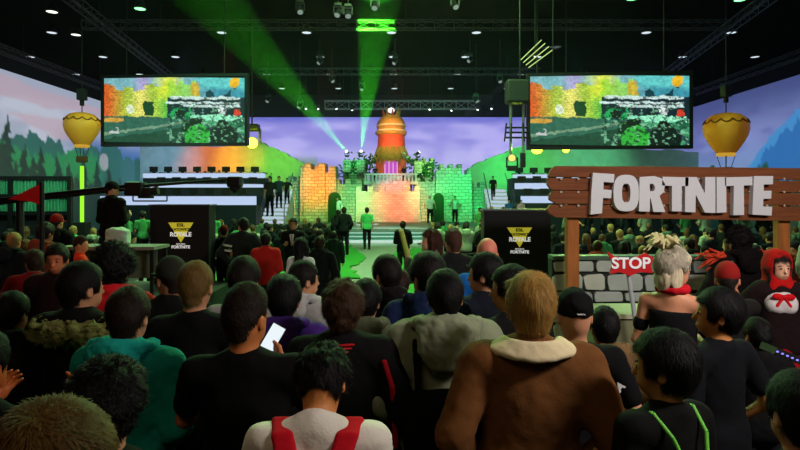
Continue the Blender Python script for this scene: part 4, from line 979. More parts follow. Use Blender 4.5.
def sup(cx, cy, rx, ry, n=32, e=.72): 
    f = lambda v: math.copysign(abs(v) ** e, v); return [(cx + rx * f(math.cos(2 * math.pi * i / n)), cy + ry * f(math.sin(2 * math.pi * i / n))) for i in range(n)]
LET = [([(162, 85), (228, 89), (226, 115), (195, 113), (194, 136), (220, 138), (218, 163), (193, 162), (190, 209), (155, 213), (157, 150)], []),
       (sup(264, 147, 39, 56), [sup(264, 147, 13, 29, 20)]),
       ([(305, 98), (350, 95), (372, 102), (383, 120), (379, 144), (366, 156), (384, 205), (348, 205), (339, 164), (337, 163), (336, 204), (303, 203)], [[(336, 119), (347, 119), (352, 128), (350, 140), (337, 142)]]),
       ([(375, 97), (455, 99), (454, 126), (434, 126), (434, 203), (404, 203), (404, 125), (374, 124)], []),
       ([(445, 98), (480, 98), (505, 150), (506, 98), (537, 98), (537, 208), (505, 207), (477, 152), (476, 206), (444, 205)], []),
       ([(541, 98), (570, 98), (571, 206), (541, 208)], []),
       ([(566, 99), (650, 97), (650, 123), (624, 124), (625, 214), (592, 215), (594, 125), (567, 126)], []),
       ([(655, 95), (714, 95), (713, 120), (685, 121), (685, 140), (709, 140), (708, 164), (684, 165), (683, 188), (711, 189), (709, 216), (650, 213)], [])]
lw = mat('letter_white', (.78, .78, .82), .5)
def zl(x, y): p = at(540 + x / 3.0615, 145 + y / 3.0615, YS - .14); return (p.x - so.x, p.z)
for pts, holes in LET: MB().prism([zl(*p) for p in pts], -.14, -.06, [[zl(*p) for p in h] for h in holes]).build('letter', lw, sg)
b = MB()
for y in (104, 144, 185):
    for i in range(15): p = zz(60 + 52 * i, y); b.cyl((p[0], -.075, p[1]), (p[0], -.045, p[1]), .014, n=8)
b.build('nail', mat('nail_pale', (.5, .45, .35), .4), sg)

# stone-look barrier behind the sign, with cartoon stones in relief
bw = thing('stone_barrier', 'pale cartoon-stone barrier behind the wooden sign', 'barrier', (at(640, 0, 7.5).x, 7.5, 0)); x0, x1 = at(552, 0, 7.5).x - bw.location.x, at(720, 0, 7.5).x - bw.location.x; zt0 = zt(258, 7.5) - .02
MB().box(((x0 + x1) / 2, .1, zt0 / 2), (x1 - x0, .2, zt0)).build('mortar_panel', mat('mortar_dark', (.02, .025, .02), .9), bw)
z = zt0 - .02; row = 0; sm_ = [mat('barrier_stone_%d' % k, lin(c), .85, var=.25, vs=4, bump=.5, bs=14) for k, c in enumerate(((176, 184, 176), (150, 160, 154), (196, 200, 184)))]
while z > .15:
    h = (.17, .24, .15, .27, .2)[row % 5]; x = x0 + .02 - .1 * (row % 2)
    while x < x1:
        wv = random.uniform(.22, .58); xa, xb = max(x0, x), min(x1, x + wv - .03)
        if xb - xa > .08:
            mm = min(h * .16, (xb - xa) * .18); j = lambda: random.uniform(-.012, .012)
            MB().prism([(xa + mm, z + j()), (xb - mm, z + j()), (xb + j(), z - mm), (xb + j(), z - h + .03 + mm * .6), (xb - mm, z - h + .03 + j()), (xa + mm * .6, z - h + .03 + j()), (xa, z - h * .5), (xa + j(), z - mm)], -.05, .01).build('stone', random.choice(sm_), bw, bevel=.012)
        x += wv
    z -= h; row += 1
MB().box(((x0 + x1) / 2, .08, zt0 + .025), (x1 - x0, .26, .05)).build('top_rail', mat('rail_green', lin((70, 96, 78)), .5), bw)
t = thing('counter', 'low pale ledge in front of the stone barrier', 'counter', (at(634, 0, 6.3).x, 6.3, 0)); h = zt(309, 6.3)
MB().box((0, 0, h / 2 - .03), (1.0, .55, h - .06)).build('cabinet', mat('ledge_stone', lin((128, 128, 96)), .8, var=.2), t); MB().box((0, 0, h - .02), (1.08, .62, .05)).build('worktop', mat('ledge_pale', lin((176, 176, 140)), .6), t)

# stop sign
t = thing('stop_sign', 'ragged red STOP board on a pale slanting pole beside the masked hairstyle', 'sign', (at(637, 0, 5.8).x, 5.8, 0)); t['label'] = 'ragged red STOP board on a pale pole in front of the stone barrier'
q = lambda x, y: (lambda p: (p.x - t.location.x, p.z))(at(x, y, 5.75))
MB().prism([q(*p) for p in ((607, 251), (614, 256), (629, 260), (646, 253), (654, 258), (651, 266), (653, 273), (640, 272), (630, 276), (620, 272), (610, 274), (613, 264))], -.05, -.02).build('board', mat('stop_red', lin((200, 22, 30)), .5), t)
c_ = q(630.5, 263.5); text('lettering', 'STOP', .155, mat('stop_white', (.85, .85, .85), .5, emit=(1, 1, 1), es=.12), t, (c_[0], -.06, c_[1]), .004, .004, sx=1.05)
a = q(628.5, 262); b_ = q(637, 320); MB().cyl((a[0], 0, a[1]), (b_[0] + (b_[0] - a[0]) * (b_[1] / (a[1] - b_[1])) * 1.0, 0, .02), .022, n=10).build('pole', mat('pole_pale', (.45, .47, .5), .5), t)

# ------------------------------------------------------------------ black banner stands with a yellow triangle
def banner(label, px0, px1, ytop, Y, dx):
    a = at(px0, ytop, Y); b = at(px1, ytop, Y); w = b.x - a.x; t = thing('banner_stand', label, 'banner', ((a.x + b.x) / 2, Y, 0), 0, 'black banner stands flanking the turf')
    MB().box((0, .2, a.z / 2), (w, .4, a.z), bev=.01).build('body', mat('banner_black', (.008, .008, .009), .7), t)
    MB().box((0, .2, a.z + .015), (w + .04, .44, .03)).build('top_edge', mat('banner_edge', (.06, .06, .07), .4), t)
    u = Y / F; cx = dx * u; z = lambda y: HC - (y - HY) * u
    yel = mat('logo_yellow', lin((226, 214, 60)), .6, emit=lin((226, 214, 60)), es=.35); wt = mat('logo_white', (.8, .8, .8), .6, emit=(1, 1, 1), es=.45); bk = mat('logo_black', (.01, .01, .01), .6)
    tx = yt = ytop + 16.5
    MB().prism([(cx - 12.5 * u, z(yt)), (cx + 12.5 * u, z(yt)), (cx + 1, z(yt)), (cx, z(yt + 20))][0:2] + [(cx, z(yt + 20))], -.012, -.002).build('triangle_logo', yel, t)
    text('lettering', 'ESL', 4.2 * u, bk, t, (cx, -.016, z(yt + 2.6)), .001, .003, sx=1.3); text('lettering', 'KATOWICE', 3.5 * u, bk, t, (cx, -.016, z(yt + 7)), .001, .003)
    text('lettering', 'ROYALE', 5.8 * u, wt, t, (cx, -.020, z(yt + 12)), .001, .004); text('lettering', 'FEATURING', 1.7 * u, wt, t, (cx, -.016, z(yt + 21.5)), .001, .001); text('lettering', 'FORTNITE', 4.0 * u, wt, t, (cx, -.016, z(yt + 24.5)), .001, .003)
    return t
banner('black banner stand with yellow triangle logo, near the cameraman', 150, 209, 206, 11.0, 1.5)
banner('black banner stand with yellow triangle logo, beside the wooden sign', 484, 551, 211, 10.0, 2)

# ------------------------------------------------------------------ left-hand side: riser, cameraman, crane, table, pennant, curtained booth
pf = MB().box((-4.6, 9.9, .27), (2.6, 3.0, .54)).build('camera_riser', BLACK); tag(pf, 'black camera riser under the cameraman', 'platform')
t = thing('counter_table', 'tall dark-edged table on the riser holding a white bag', 'table', (-4.55, 9.1, .54)); MB().box((0, 0, .88), (1.5, .6, .05)).build('tabletop', mat('table_pale', lin((120, 124, 110)), .5), t)
for sx in (-.7, .7):
    for sy in (-.25, .25): MB().box((sx, sy, .43), (.05, .05, .86)).build('leg', BLACKM, t)
MB().box((0, .05, .60), (1.3, .03, .45)).build('modesty_panel', mat('table_panel', lin((100, 104, 84)), .7), t)
def blob(nm, label, cat, c, r, m, seed=1, cut=None):
    F_ = Field(axis(-r[0] * 1.4, r[0] * 1.4, .018), axis(-r[1] * 1.4, r[1] * 1.4, .018), axis(-.02, r[2] * 2.6, .018)); F_.add(rbox((0, 0, r[2]), r, min(r) * .45)); F_.add(ell((0, 0, r[2] * 1.95), (r[0] * .5, r[1] * .6, r[2] * .35)), k=.08)
    F_.noise(.035, 9, seed); F_.noise(.012, 26, seed + 1); F_.sub(rbox((0, 0, -.2), (1, 1, .2), .001), k=.005); me = F_.mesh(nm); me.materials.append(m); o = bpy.data.objects.new(nm, me); link(o); o.location = c; return tag(o, label, cat)
blob('cloth_bag', 'crumpled pale bag standing on the riser table', 'bag', (at(118, 0, 9.05).x, 9.05, 1.45), (.17, .11, .13), mat('bag_pale', lin((170, 190, 178)), .9))
t = thing('camera_crane', 'long black camera crane boom reaching over the crowd beside the cameraman', 'camera crane', (at(60, 0, 11.6).x, 11.6, 0)); O_ = Vector(t.location)
cp = lambda x, y, Y=11.6: at(x, y, Y) - O_
b = MB(); b.cyl(cp(-5, 203), cp(140, 187), .05, n=8); b.cyl(cp(-5, 199.5), cp(140, 184), .03, n=6); b.cyl(cp(140, 186), cp(236, 179), .035, .025, n=8)
for i in range(12): x = 0 + 12 * i; b.cyl(cp(x, 202 - x * .117), cp(x + 6, 198.5 - x * .12), .015, n=5)
b.build('boom', BLACKM, t); MB().cyl((cp(20, 201).x, 0, 0), cp(20, 201), .09, .07, n=10).box((cp(20, 201).x, 0, .05), (.9, .9, .1)).build('pedestal', BLACKM, t)
b = MB(); b.box(cp(136, 189), (.36, .30, .28), bev=.03); b.cyl(cp(128, 184), cp(141, 184), .06, n=10); b.box(cp(146, 193), (.26, .2, .22), bev=.02); b.build('camera_head', BLACKM, t)
b = MB(); b.tube([cp(133, 193), cp(133, 201), cp(167, 201), cp(167, 196)], .015); b.build('remote_bracket', BLACKM, t); MB().cyl(cp(150, 192), cp(158, 190), .07, .09, n=12).build('lens_hood', BLACK, t)
MB().box(cp(235, 182), (.30, .2, .22), bev=.04).cyl(cp(232, 186), cp(238, 191), .09, n=10).build('crane_end_camera', BLACKM, t)
t = thing('pennant_post', 'dark upright post carrying a red triangular pennant', 'flag', (at(42, 0, 7.5).x, 7.5, 0)); q = lambda x, y: (lambda p: (p.x - t.location.x, p.z))(at(x, y, 7.5))
MB().cyl((0, 0, 0), (0, 0, zt(182, 7.5)), .028, n=10).build('post', BLACKM, t); MB().prism([q(*p) for p in ((41.5, 184), (41.5, 205), (32, 202), (9, 199), (22, 193), (34, 187))], -.012, .012).build('pennant', mat('pennant_red', lin((190, 12, 18)), .8, bump=.4, bs=8), t)
# green curtained booth against the landscape
t = thing('curtained_booth', 'dark-framed booth hung with green curtains behind the seated gamers', 'booth', (at(34, 0, 19).x, 19, 0)); ox = t.location.x; X_ = lambda px: at(px, 0, 19).x - ox
gcm = mat('curtain_green', lin((60, 140, 104)), .8)
for a, b_ in ((-12, 10), (12, 39), (42, 68)):
    n = 16; zt1, zb1 = zt(180, 19), zt(213, 19); Pp = MB()
    for i in range(n): xa = X_(a) + (X_(b_) - X_(a)) * i / n; Pp.cyl((xa, .03 * (i % 2), zb1), (xa, .03 * (i % 2), zt1), (X_(b_) - X_(a)) / n * .62, n=8)
    Pp.build('curtain', gcm, t)
b = MB()
for px in (-13, 11, 40, 70): b.box((X_(px), 0, zt(178, 19) / 2), (.14, .14, zt(178, 19)))
for y in (178, 196, 213): b.box(((X_(-13) + X_(70)) / 2, 0, zt(y, 19)), (X_(70) - X_(-13) + .1, .12, .12))
b.build('frame', BLACKM, t); MB().box(((X_(-13) + X_(70)) / 2, .1, zt(215, 19) / 2), (X_(70) - X_(-13), .05, zt(215, 19))).build('lower_panel', BLACK, t)
# ------------------------------------------------------------------ seats and the people
def bench(x0, x1, Y, label):
    t = thing('bench', label, 'bench', ((x0 + x1) / 2, Y - .06, 0), 0, 'low audience benches'); w = x1 - x0
    MB().box((0, 0, .40), (w, .34, .05), bev=.01).build('seat', BLACK, t)
    for sx in (-w * .45, 0, w * .45): MB().box((sx, 0, .19), (.05, .30, .38)).build('leg', BLACKM, t)
SK = [(198, 140, 108), (214, 160, 128), (176, 120, 88), (150, 98, 70)]
def crowdrow(where, x0, x1, Y, n, kind, cols, group, rz=0, face=False, base=0, dbl=.35, ybias=None, bn=True):
    ords = ['first', 'second', 'third', 'fourth', 'fifth', 'sixth', 'seventh', 'eighth', 'ninth', 'tenth', 'eleventh', 'twelfth', 'thirteenth', 'fourteenth', 'fifteenth', 'sixteenth']
    if kind == 'sit' and bn: bench(x0 - .3, x1 + .3, Y, f'low black bench under {where}')
    for i in range(n):
        x = x0 + (x1 - x0) * (i + .5) / n + random.uniform(-.07, .07); c, cn = random.choice(cols); hr, hn, hcol = random.choice([('short', 'short dark hair', (30, 22, 18)), ('short', 'short brown hair', (70, 46, 28)), ('curly', 'curly dark hair', (26, 20, 18)), ('long', 'long dark hair', (28, 20, 16)), ('short', 'fair hair', (140, 108, 64)), ('cap', 'a dark cap', (20, 22, 26)), ('long', 'long brown hair', (80, 50, 28))])
        v = random.choice((0, 1, 2)); pose = 'sit' if kind == 'sit' else ('down', 'phone', 'pocket')[v] if kind == 'stand' else kind
        h = random.uniform(1.68, 1.84) if kind != 'sit' else random.uniform(1.22, 1.42)
        person(f"{'seated' if kind == 'sit' else 'standing'} person, {cn}, {hn}, {ords[i % 16]} in {where}", (x, Y + random.uniform(-.04, .04), base), h + base, rz + random.uniform(-.7, .7), pose, (.35, 0, -.35)[v] if kind != 'x' else 0,
               .1, hair=hr, hc=hcol, top=('hoodie', 'tee')[v % 2], tc=c, sk=SK[(i + v) % 4], lod=2, share=True, seed=v % 2, group=group)
dark = [((14, 16, 18), 'black'), ((22, 28, 34), 'dark blue'), ((30, 34, 30), 'dark grey'), ((16, 18, 20), 'charcoal')]
greens = dark + [((60, 130, 80), 'green'), ((150, 160, 140), 'a pale top'), ((90, 110, 90), 'grey-green')]
reds = dark + [((150, 40, 30), 'red'), ((120, 60, 40), 'rust brown'), ((130, 130, 120), 'a pale top'), ((60, 100, 60), 'green')]
# between the left banner and the turf
crowdrow('stage-front row, balloon side', -10.5, -2.6, 24.5, 13, 'sit', greens, 'spectators seated before the stage')
crowdrow('second row from stage, balloon side', -8.6, -2.5, 21.2, 11, 'sit', greens, 'spectators seated before the stage')
crowdrow('third row from stage, balloon side', -6.8, -2.4, 18.0, 9, 'sit', greens, 'spectators seated before the stage')
crowdrow('row beyond the striped jacket', -4.6, -1.8, 14.4, 6, 'sit', greens, 'spectators seated before the stage')
crowdrow('stage-front row, sign side', 1.0, 4.4, 22.5, 7, 'sit', greens, 'spectators seated before the stage, sign side')
crowdrow('row beyond the foam stick', .9, 4.0, 18.5, 6, 'sit', greens, 'spectators seated before the stage, sign side')
crowdrow('foot of sign-side stairs', 3.4, 6.0, 26.0, 5, 'stand', greens, 'spectators standing by the stairs')
# gamers seated on the far left
crowdrow('row before the green booth', -12.4, -8.0, 17.0, 9, 'sit', greens, 'gamers seated by the booth')
crowdrow('second row from green booth', -10.2, -5.6, 13.6, 9, 'sit', reds + greens, 'gamers seated by the booth')
crowdrow('row beside the camera riser', -7.9, -5.9, 10.8, 4, 'sit', reds, 'gamers seated by the booth')
crowdrow('line beyond the camera riser', -9.8, -5.8, 18.6, 7, 'stand', greens, 'people standing past the riser')
crowdrow('line by the pennant post', -6.6, -4.9, 8.2, 4, 'stand', dark + reds[4:6], 'people standing by the pennant post')
# seated behind the wooden sign
crowdrow('second row past stone barrier', 4.0, 10.6, 14.6, 14, 'sit', reds + greens, 'spectators seated behind the sign')
crowdrow('third row past stone barrier', 4.6, 13.0, 18.2, 14, 'sit', greens, 'spectators seated behind the sign')
crowdrow('first row past stone barrier', 3.3, 8.0, 11.2, 11, 'sit', reds, 'spectators seated behind the sign')
crowdrow('far line past stone barrier', 6.0, 15.5, 21.5, 13, 'stand', greens, 'people standing far behind the sign')
crowdrow('pair beyond the sign post', 6.6, 7.6, 9.4, 2, 'stand', reds, 'people close behind the sign')

def tierpeople():
    for px, py, Y, c, lab in ((205, 171, 37.5, (16, 20, 30), 'player seated at the top desk, nearer the keep'), (219, 170, 37.5, (18, 22, 34), 'player seated at the top desk, inner neighbour'), (183, 186, 35.6, (14, 18, 26), 'player seated at the middle desk'), (206, 184, 35.6, (16, 18, 24), 'player seated in the middle of the middle desk'), (160, 172, 37.5, (16, 20, 30), 'player at the outer end of the top desk')):
        person(lab, (at(px, 0, Y).x, Y, zt(178, Y) - 1.25), zt(py, Y), R(180), 'phone', hair='short', tc=c, lod=2, share=True, seed=0, group='players at the team desks')
tierpeople()
# performers
for px, yt, yb, Y, rz, c, tr, pose, lab in (
        (455, 196, 222, 37, 180, (170, 175, 180), (14, 16, 18), 'hips', 'performer in a pale top and black apron on the stage by the green tower'),
        (430, 194, 216, 35.5, 180, (225, 228, 228), (20, 20, 20), 'wide', 'panda-costumed performer in white and black by the green door'),
        (338, 197, 222, 37, 150, (225, 228, 228), (220, 220, 220), 'wide', 'white-suited performer in front of the orange tower'),
        (375, 166, 183, 38.4, 180, (20, 22, 26), (20, 22, 26), 'phone', 'dark figure on the keep balcony, screen side'),
        (404, 166, 183, 38.4, 180, (24, 24, 30), (20, 22, 26), 'down', 'dark figure on the keep balcony, sign side'),
        (270, 176, 205, 34.8, 170, (18, 22, 26), (18, 22, 26), 'down', 'dark figure climbing the screen-side white stairs'),
        (279, 176, 203, 35.2, 200, (30, 60, 80), (20, 24, 40), 'pocket', 'figure in dark blue on the screen-side white stairs'),
        (287, 178, 206, 35.6, 180, (14, 16, 18), (14, 16, 18), 'hips', 'black-clad figure at the castle end of the white stairs'),
        (509, 199, 222, 31, 180, (50, 90, 170), (26, 34, 60), 'down', 'small figure in blue on the stage behind the sign-side banner'),
        (521, 200, 222, 31, 180, (200, 150, 180), (180, 140, 170), 'down', 'small figure in pink on the stage behind the sign-side banner'),
        (493, 176, 200, 36, 180, (12, 16, 18), (12, 14, 16), 'walk', 'dark figure on the sign-side white stairs')):
    base = ST if yb > 206 else max(ST, zt(yb, Y) + (0 if Y < 38 else 0))
    if Y == 38.4: base = kz(184) + .07
    if Y in (34.8, 35.2, 35.6, 36): base = ST + .24 * (int((Y - 34.2) / .32) + 1)
    person(lab, (at(px, 0, Y).x, Y, base), zt(yt, Y), R(rz), pose, hair='short' if 'panda' not in lab else 'afro', hc=(24, 20, 18) if 'panda' not in lab else (225, 225, 225), top='tee' if 'suit' not in lab else 'hoodie', tc=c, trc=tr, lod=2, group='performers and helpers on the stage set')

# walking and standing people in the middle distance
def mid(label, px, py, Y, rz=0, **k): 
    k.setdefault('lod', 1); return person(label, pl(px, Y), zt(py, Y), R(rz), **k)
mid('person in dark clothes standing on the turf with back to us', 344, 207, 21.6, 0, pose='pocket', tc=(14, 18, 20), top='jacket', trc=(14, 16, 18))
mid('person in dark clothes close behind the turf walker', 338.0, 210, 23.3, 10, pose='down', tc=(20, 24, 24), top='hoodie')
mid('person in a green t-shirt walking on the pale path towards the stage', 367, 207.5, 24, 5, pose='walk', tc=(70, 170, 100), trc=(14, 14, 16), hc=(26, 20, 16))
mid('dark-clad person standing on the turf edge below the pink castle wall', 403, 221, 15.5, -10, pose='phone', top='jacket', tc=(16, 20, 20), trc=(30, 44, 34))
mid('man in a dark suit and pale tie facing us among the seats', 293, 218, 12.4, 180, pose='phone', top='suit', tc=(14, 14, 18), face=True, hc=(20, 16, 14), sk=(170, 112, 84))
s_, k_ = bpy.context.scene.objects[-1], None
t = None
mid('person in a dark jacket with pale sleeve stripes, back to us by the banner', 243, 218, 10.4, 15, pose='hips', top='jacket', tc=(28, 34, 32), hc=(22, 18, 16), yaw=.5)
mid('person in a dark red cap beside the striped jacket', 224, 225, 11.4, -20, pose='sit' if False else 'pocket', hair='cap', hc=(90, 18, 16), tc=(18, 18, 18), yaw=.6)
mid('person in a red jacket seen from behind near the turf', 266, 233, 9.4, 5, pose='phone', top='jacket', tc=(170, 30, 26), hc=(20, 16, 14))
mid('woman with long dark hair and a white t-shirt seen from behind', 301, 238, 8.0, -15, pose='phone', hair='long', hc=(16, 12, 12), tc=(214, 210, 220), width=.85, sk=(206, 140, 100))
mid('person in black standing beside the woman in the white t-shirt', 320, 236, 9.0, 0, pose='pocket', top='hoodie', tc=(12, 16, 14))
mid('person crouched over by the turf edge in dark green', 334, 231, 13.0, 0, pose='down', top='hoodie', tc=(20, 40, 28))
o18, k18 = mid('woman with long brown hair looking towards the castle screen', 431, 229, 6.9, 30, pose='raise', hair='long', hc=(62, 34, 24), top='jacket', tc=(90, 96, 80), face=True, yaw=1.15, width=.85, sk=(214, 158, 124))
mid('man in a dark jacket standing beside the brown-haired woman', 453.5, 229, 5.9, -5, pose='pocket', top='jacket', tc=(24, 26, 26), hc=(70, 46, 34), hair='fade', yaw=.25)
mid('bald man with a bright blue shirt seen from behind', 487, 239, 4.7, -8, pose='pocket', hair=None, top='shirt', tc=(20, 90, 160), sk=(206, 120, 96), yaw=.3)
mid('cameraman in black standing on the riser', 112, 0, 9.75, 0, hair='short', pose='phone', yaw=-.5, tc=(8, 8, 10), hc=(12, 10, 10)) if False else person('cameraman in black standing on the riser beside the crane', (at(112, 0, 10.6).x, 10.6, .54), zt(181.5, 10.6), R(-20), 'phone', -.5, .05, hair='cap', hc=(10, 10, 12), tc=(8, 8, 10), top='jacket', lod=1, width=1.05)
mid('person in an orange-red shirt leaning at the riser table', 81, 236, 8.3, -60, pose='phone', top='tee', tc=(215, 52, 24), hair='fade', hc=(50, 30, 20), sk=(205, 130, 90), yaw=-.3)
mid('tall dark person with a red bandana standing beyond the pennant post', 57, 214, 9.6, 0, pose='down', top='hoodie', tc=(12, 10, 12), hair='cap', hc=(120, 14, 14))
mid('person in a dull red jacket near the pennant post', 34, 250, 5.8, 30, pose='pocket', top='jacket', tc=(120, 16, 20), hc=(50, 34, 22), yaw=.4)
mid('man with a grinning face turned back towards us', 57, 244, 5.0, 185, pose='pocket', top='jacket', tc=(30, 10, 10), hc=(24, 16, 12), face=True, yaw=.15, bow=.05, sk=(196, 110, 70))
# costumed women and the people near the sign
a, ask = mid('woman with a fair fringe and topknot in a black strapless costume top', 673, 246, 3.9, -35, pose='cross', hair='short', ht=.02, hc=(170, 160, 140), top='dress', tc=(12, 12, 14), face=True, yaw=-.75, width=.88, sk=(206, 142, 106), skirt=True, trc=(12, 12, 14))
# her topknot plume, fringe, choker and arm band
F_ = Field(axis(-.2, .2, .007), axis(-.35, .2, .007), axis(1.65, 2.05, .007)); 
for i in range(22):
    th = random.uniform(0, 6.28); r_ = random.uniform(.02, .10); b0 = ask.H((0, -.04, .22)); e0 = b0 + np.array([-.02 + math.cos(th) * r_, math.sin(th) * r_ - .05, .05 + random.uniform(-.03, .05)]); F_.add(caps(b0, e0, .020, .010), caps(e0, e0 + np.array([math.cos(th) * .05, math.sin(th) * .05 - .03, -.04 + random.uniform(-.02, .03)]), .010, .004), k=.012)
F_.noise(.003, 70, 4, .4); part('topknot', F_.mesh('topknot'), hairm((176, 166, 120)), a)
F_ = Field(axis(-.2, .2, .007), axis(-.2, .2, .007), axis(1.5, 1.9, .007)); F_.add(ask.hell((0, .030, .150), (.088, .088, .060)), ask.hell((.078, -.03, .04), (.020, .045, .10)), ask.hell((-.078, -.03, .04), (.020, .045, .10)), ask.hell((0, -.085, .02), (.07, .03, .09)), k=.02).sub(ask.hbox((0, .12, .04), (.060, .08, .075), .01), k=.01).noise(.004, 60, 8, .3); part('fringe', F_.mesh('fringe'), hairm((186, 172, 142)), a)
F_ = Field(axis(-.25, .25, .01), axis(-.25, .25, .01), axis(1.3, 1.65, .01))
for i in range(14): th = 2 * math.pi * i / 14; F_.add(ell(ask.nb + [math.cos(th) * .078, math.sin(th) * .072 + .01, .045], (.03, .03, .028)), k=.02)
F_.add(ell(ask.nb + [.0, .105, -.03], (.055, .02, .06)), k=.03).noise(.006, 30, 3); part('red_scarf', F_.mesh('red_scarf'), cloth((190, 20, 34)), a)
for i in (0, 1):
    F_ = Field(axis(-.45, .45, .009), axis(-.2, .3, .009), axis(1.1, 1.5, .009)); m_ = ask.sh[i] + (ask.el[i] - ask.sh[i]) * .55; d_ = (ask.el[i] - ask.sh[i]) / np.linalg.norm(ask.el[i] - ask.sh[i]); F_.add(caps(m_, m_ + d_ * .022, .050), k=.01); part('arm_band', F_.mesh('arm_band'), cloth((8, 8, 10)), a)
a, ask = mid('woman in a bright red hood, white blouse and red bow', 779, 252, 5.0, 160, pose='hips', hair='long', hc=(26, 18, 16), top='jacket', tc=(26, 12, 14), face=True, yaw=.25, width=.86, sk=(216, 162, 130), skirt=True, trc=(150, 12, 18))
F_ = Field(axis(-.3, .3, .009), axis(-.35, .25, .009), axis(1.25, 1.95, .009)); F_.add(ask.hell((0, -.03, .125), (.112, .135, .135)), caps(ask.H((0, -.09, .2)), ask.H((0, -.16, .17)), .05, .02), ell(ask.nb + [0, -.03, -.01], (.17, .13, .10)), caps(ask.H((0, -.05, .06)), ask.nb + [0, -.02, 0], .11, .12), k=.05)
F_.sub(ask.hell((0, .10, .085), (.078, .12, .105)), caps(ask.nb + [0, .12, -.05], ask.nb + [0, .12, -.16], .07), k=.02).noise(.008, 16, 2); part('red_hood', F_.mesh('red_hood'), cloth((170, 16, 14)), a)
F_ = Field(axis(-.15, .15, .007), axis(.0, .25, .007), axis(1.3, 1.5, .007)); c0 = ask.nb + [0, .165, -.065]; F_.add(ell(c0 + [.045, 0, 0], (.045, .018, .030)), ell(c0 + [-.045, 0, 0], (.045, .018, .030)), ell(c0, (.016, .022, .016)), caps(c0, c0 + [.05, .0, -.08], .012, .016), caps(c0, c0 + [-.05, 0, -.08], .012, .016), k=.01); part('bow', F_.mesh('bow'), cloth((196, 16, 24)), a)
F_ = Field(axis(-.25, .25, .012), axis(-.2, .25, .012), axis(.85, 1.25, .012)); F_.add(ell((0, 0, 1.05), (.150, .118, .12)), k=.02).noise(.003, 20, 3); part('bodice', F_.mesh('bodice'), cloth((90, 8, 14)), a)
F_ = Field(axis(-.25, .25, .010), axis(-.05, .25, .010), axis(1.05, 1.55, .010)); F_.add(ell((0, .030, 1.335), (.140, .128, .135)), ell((.06, .10, 1.31), (.06, .055, .06)), ell((-.06, .10, 1.31), (.06, .055, .06)), k=.03).noise(.004, 26, 3); part('blouse', F_.mesh('blouse'), cloth((200, 190, 190)), a)
o29, k29 = mid('person with dark red hair under a red cap raising a phone beside the barrier', 727, 262, 4.3, 0, pose='up', hair='cap', hc=(130, 24, 20), top='tee', tc=(24, 22, 20), sk=(205, 130, 96), yaw=-.4)
a, ask = mid('person in a huge dark feathered costume with orange-edged shoulders', 738, 226, 6.6, 10, pose='wide', hair='afro', hc=(14, 8, 8), top='puffer', tc=(16, 8, 10), width=1.15)
for sx in (-1, 1):
    fe = MB()
    for i in range(26):
        p0 = Vector((sx * random.uniform(.12, .34), random.uniform(-.12, .08), 1.52 + random.uniform(-.06, .02))); p1 = p0 + Vector((sx * random.uniform(.10, .28), random.uniform(-.1, .1), random.uniform(-.16, .06))); fe.cyl(p0, p1, .022, .004, n=5)
    fe.build('feather_trim', mat('feather_orange', lin((205, 62, 34)), .8), a)

# ------------------------------------------------------------------ the people at the front, backs to us
def front(label, px, py, Y, rz=0, **k):
    k.setdefault('lod', 0 if Y < 3.2 else 1); return person(label, pl(px, Y), zt(py, Y), R(rz), **k)
o1, k1 = front('man with swept fair hair in a brown suede jacket with cream collar', 531, 275, 2.44, -4, pose='pocket', hair='swept', hc=(150, 112, 52), ht=.018, top='jacket', tc=(106, 66, 32), sk=(188, 112, 66), width=1.14, yaw=.12, bow=.05)
F_ = Field(axis(-.2, .2, .006), axis(-.2, .2, .006), axis(1.38, 1.6, .006))
for i in range(60):
    th = 2 * math.pi * i / 60; s_ = math.sin(th); p = k1.nb + np.array([math.cos(th) * .112, s_ * .100 - .006, .062 - .055 * max(0, s_)]); F_.add(caps(p, p + [math.cos(th) * .052, s_ * .034, -.044 + .014 * abs(math.cos(th))], .012, .011), k=.02)
F_.noise(.002, 40, 1); part('cream_collar', F_.mesh('cream_collar'), cloth((216, 200, 160)), o1)
for z_, w_ in (): MB().tube([(-w_ / 2 + w_ * i / 12, -.142 - .012 * math.cos(math.pi * (i / 12 - .5)), z_ + .03 * math.cos(math.pi * (i / 12 - .5))) for i in range(13)], .006, 6).build('yoke_seam', cloth((92, 54, 24)), o1)
o2, k2 = front('person with bowed head, pale shirt and red backpack straps', 318, 347, 1.95, 0, pose='phone', hair='messy', hc=(14, 10, 10), top='tee', tc=(232, 224, 212), bow=1.0, sk=(206, 132, 74), width=1.06, ht=.02)
o3, k3 = front('black-shirted person with cropped dark hair, head turned to the side', 246, 285, 2.42, 2, pose='lift', hair='fade', hc=(32, 22, 16), top='tee', tc=(7, 7, 8), sk=(196, 118, 66), yaw=-.35, width=1.1, ht=.012)
front('person in a teal hooded sweatshirt with dark brown hair', 129, 288, 2.68, -6, pose='phone', hair='short', hc=(34, 22, 16), top='hoodie', tc=(22, 150, 138), width=1.05, yaw=.1)
front('person with a mass of curly black hair in a red hooded top', 114, 243, 3.8, 0, pose='pocket', hair='afro', hc=(10, 8, 9), top='hoodie', tc=(200, 26, 34))
o6, k6 = front('person with dark hair and a grey-green fur collar', 82, 262, 3.1, -8, pose='pocket', hair='short', hc=(16, 12, 12), top='jacket', tc=(9, 9, 10), yaw=-.35, width=1.15)
F_ = Field(axis(-.36, .36, .009), axis(-.3, .2, .009), axis(1.25, 1.62, .009))
for i in range(20): th = math.pi + math.pi * i / 19; F_.add(ell(k6.nb + [math.cos(th) * .20, math.sin(th) * .115, -.035], (.06, .05, .052)), k=.03)
F_.noise(.022, 38, 3); F_.noise(.014, 80, 5); part('fur_collar', F_.mesh('fur_collar'), mat('fur_olive', lin((112, 112, 58)), .95, var=.45, vs=30, bump=1, bs=160), o6)
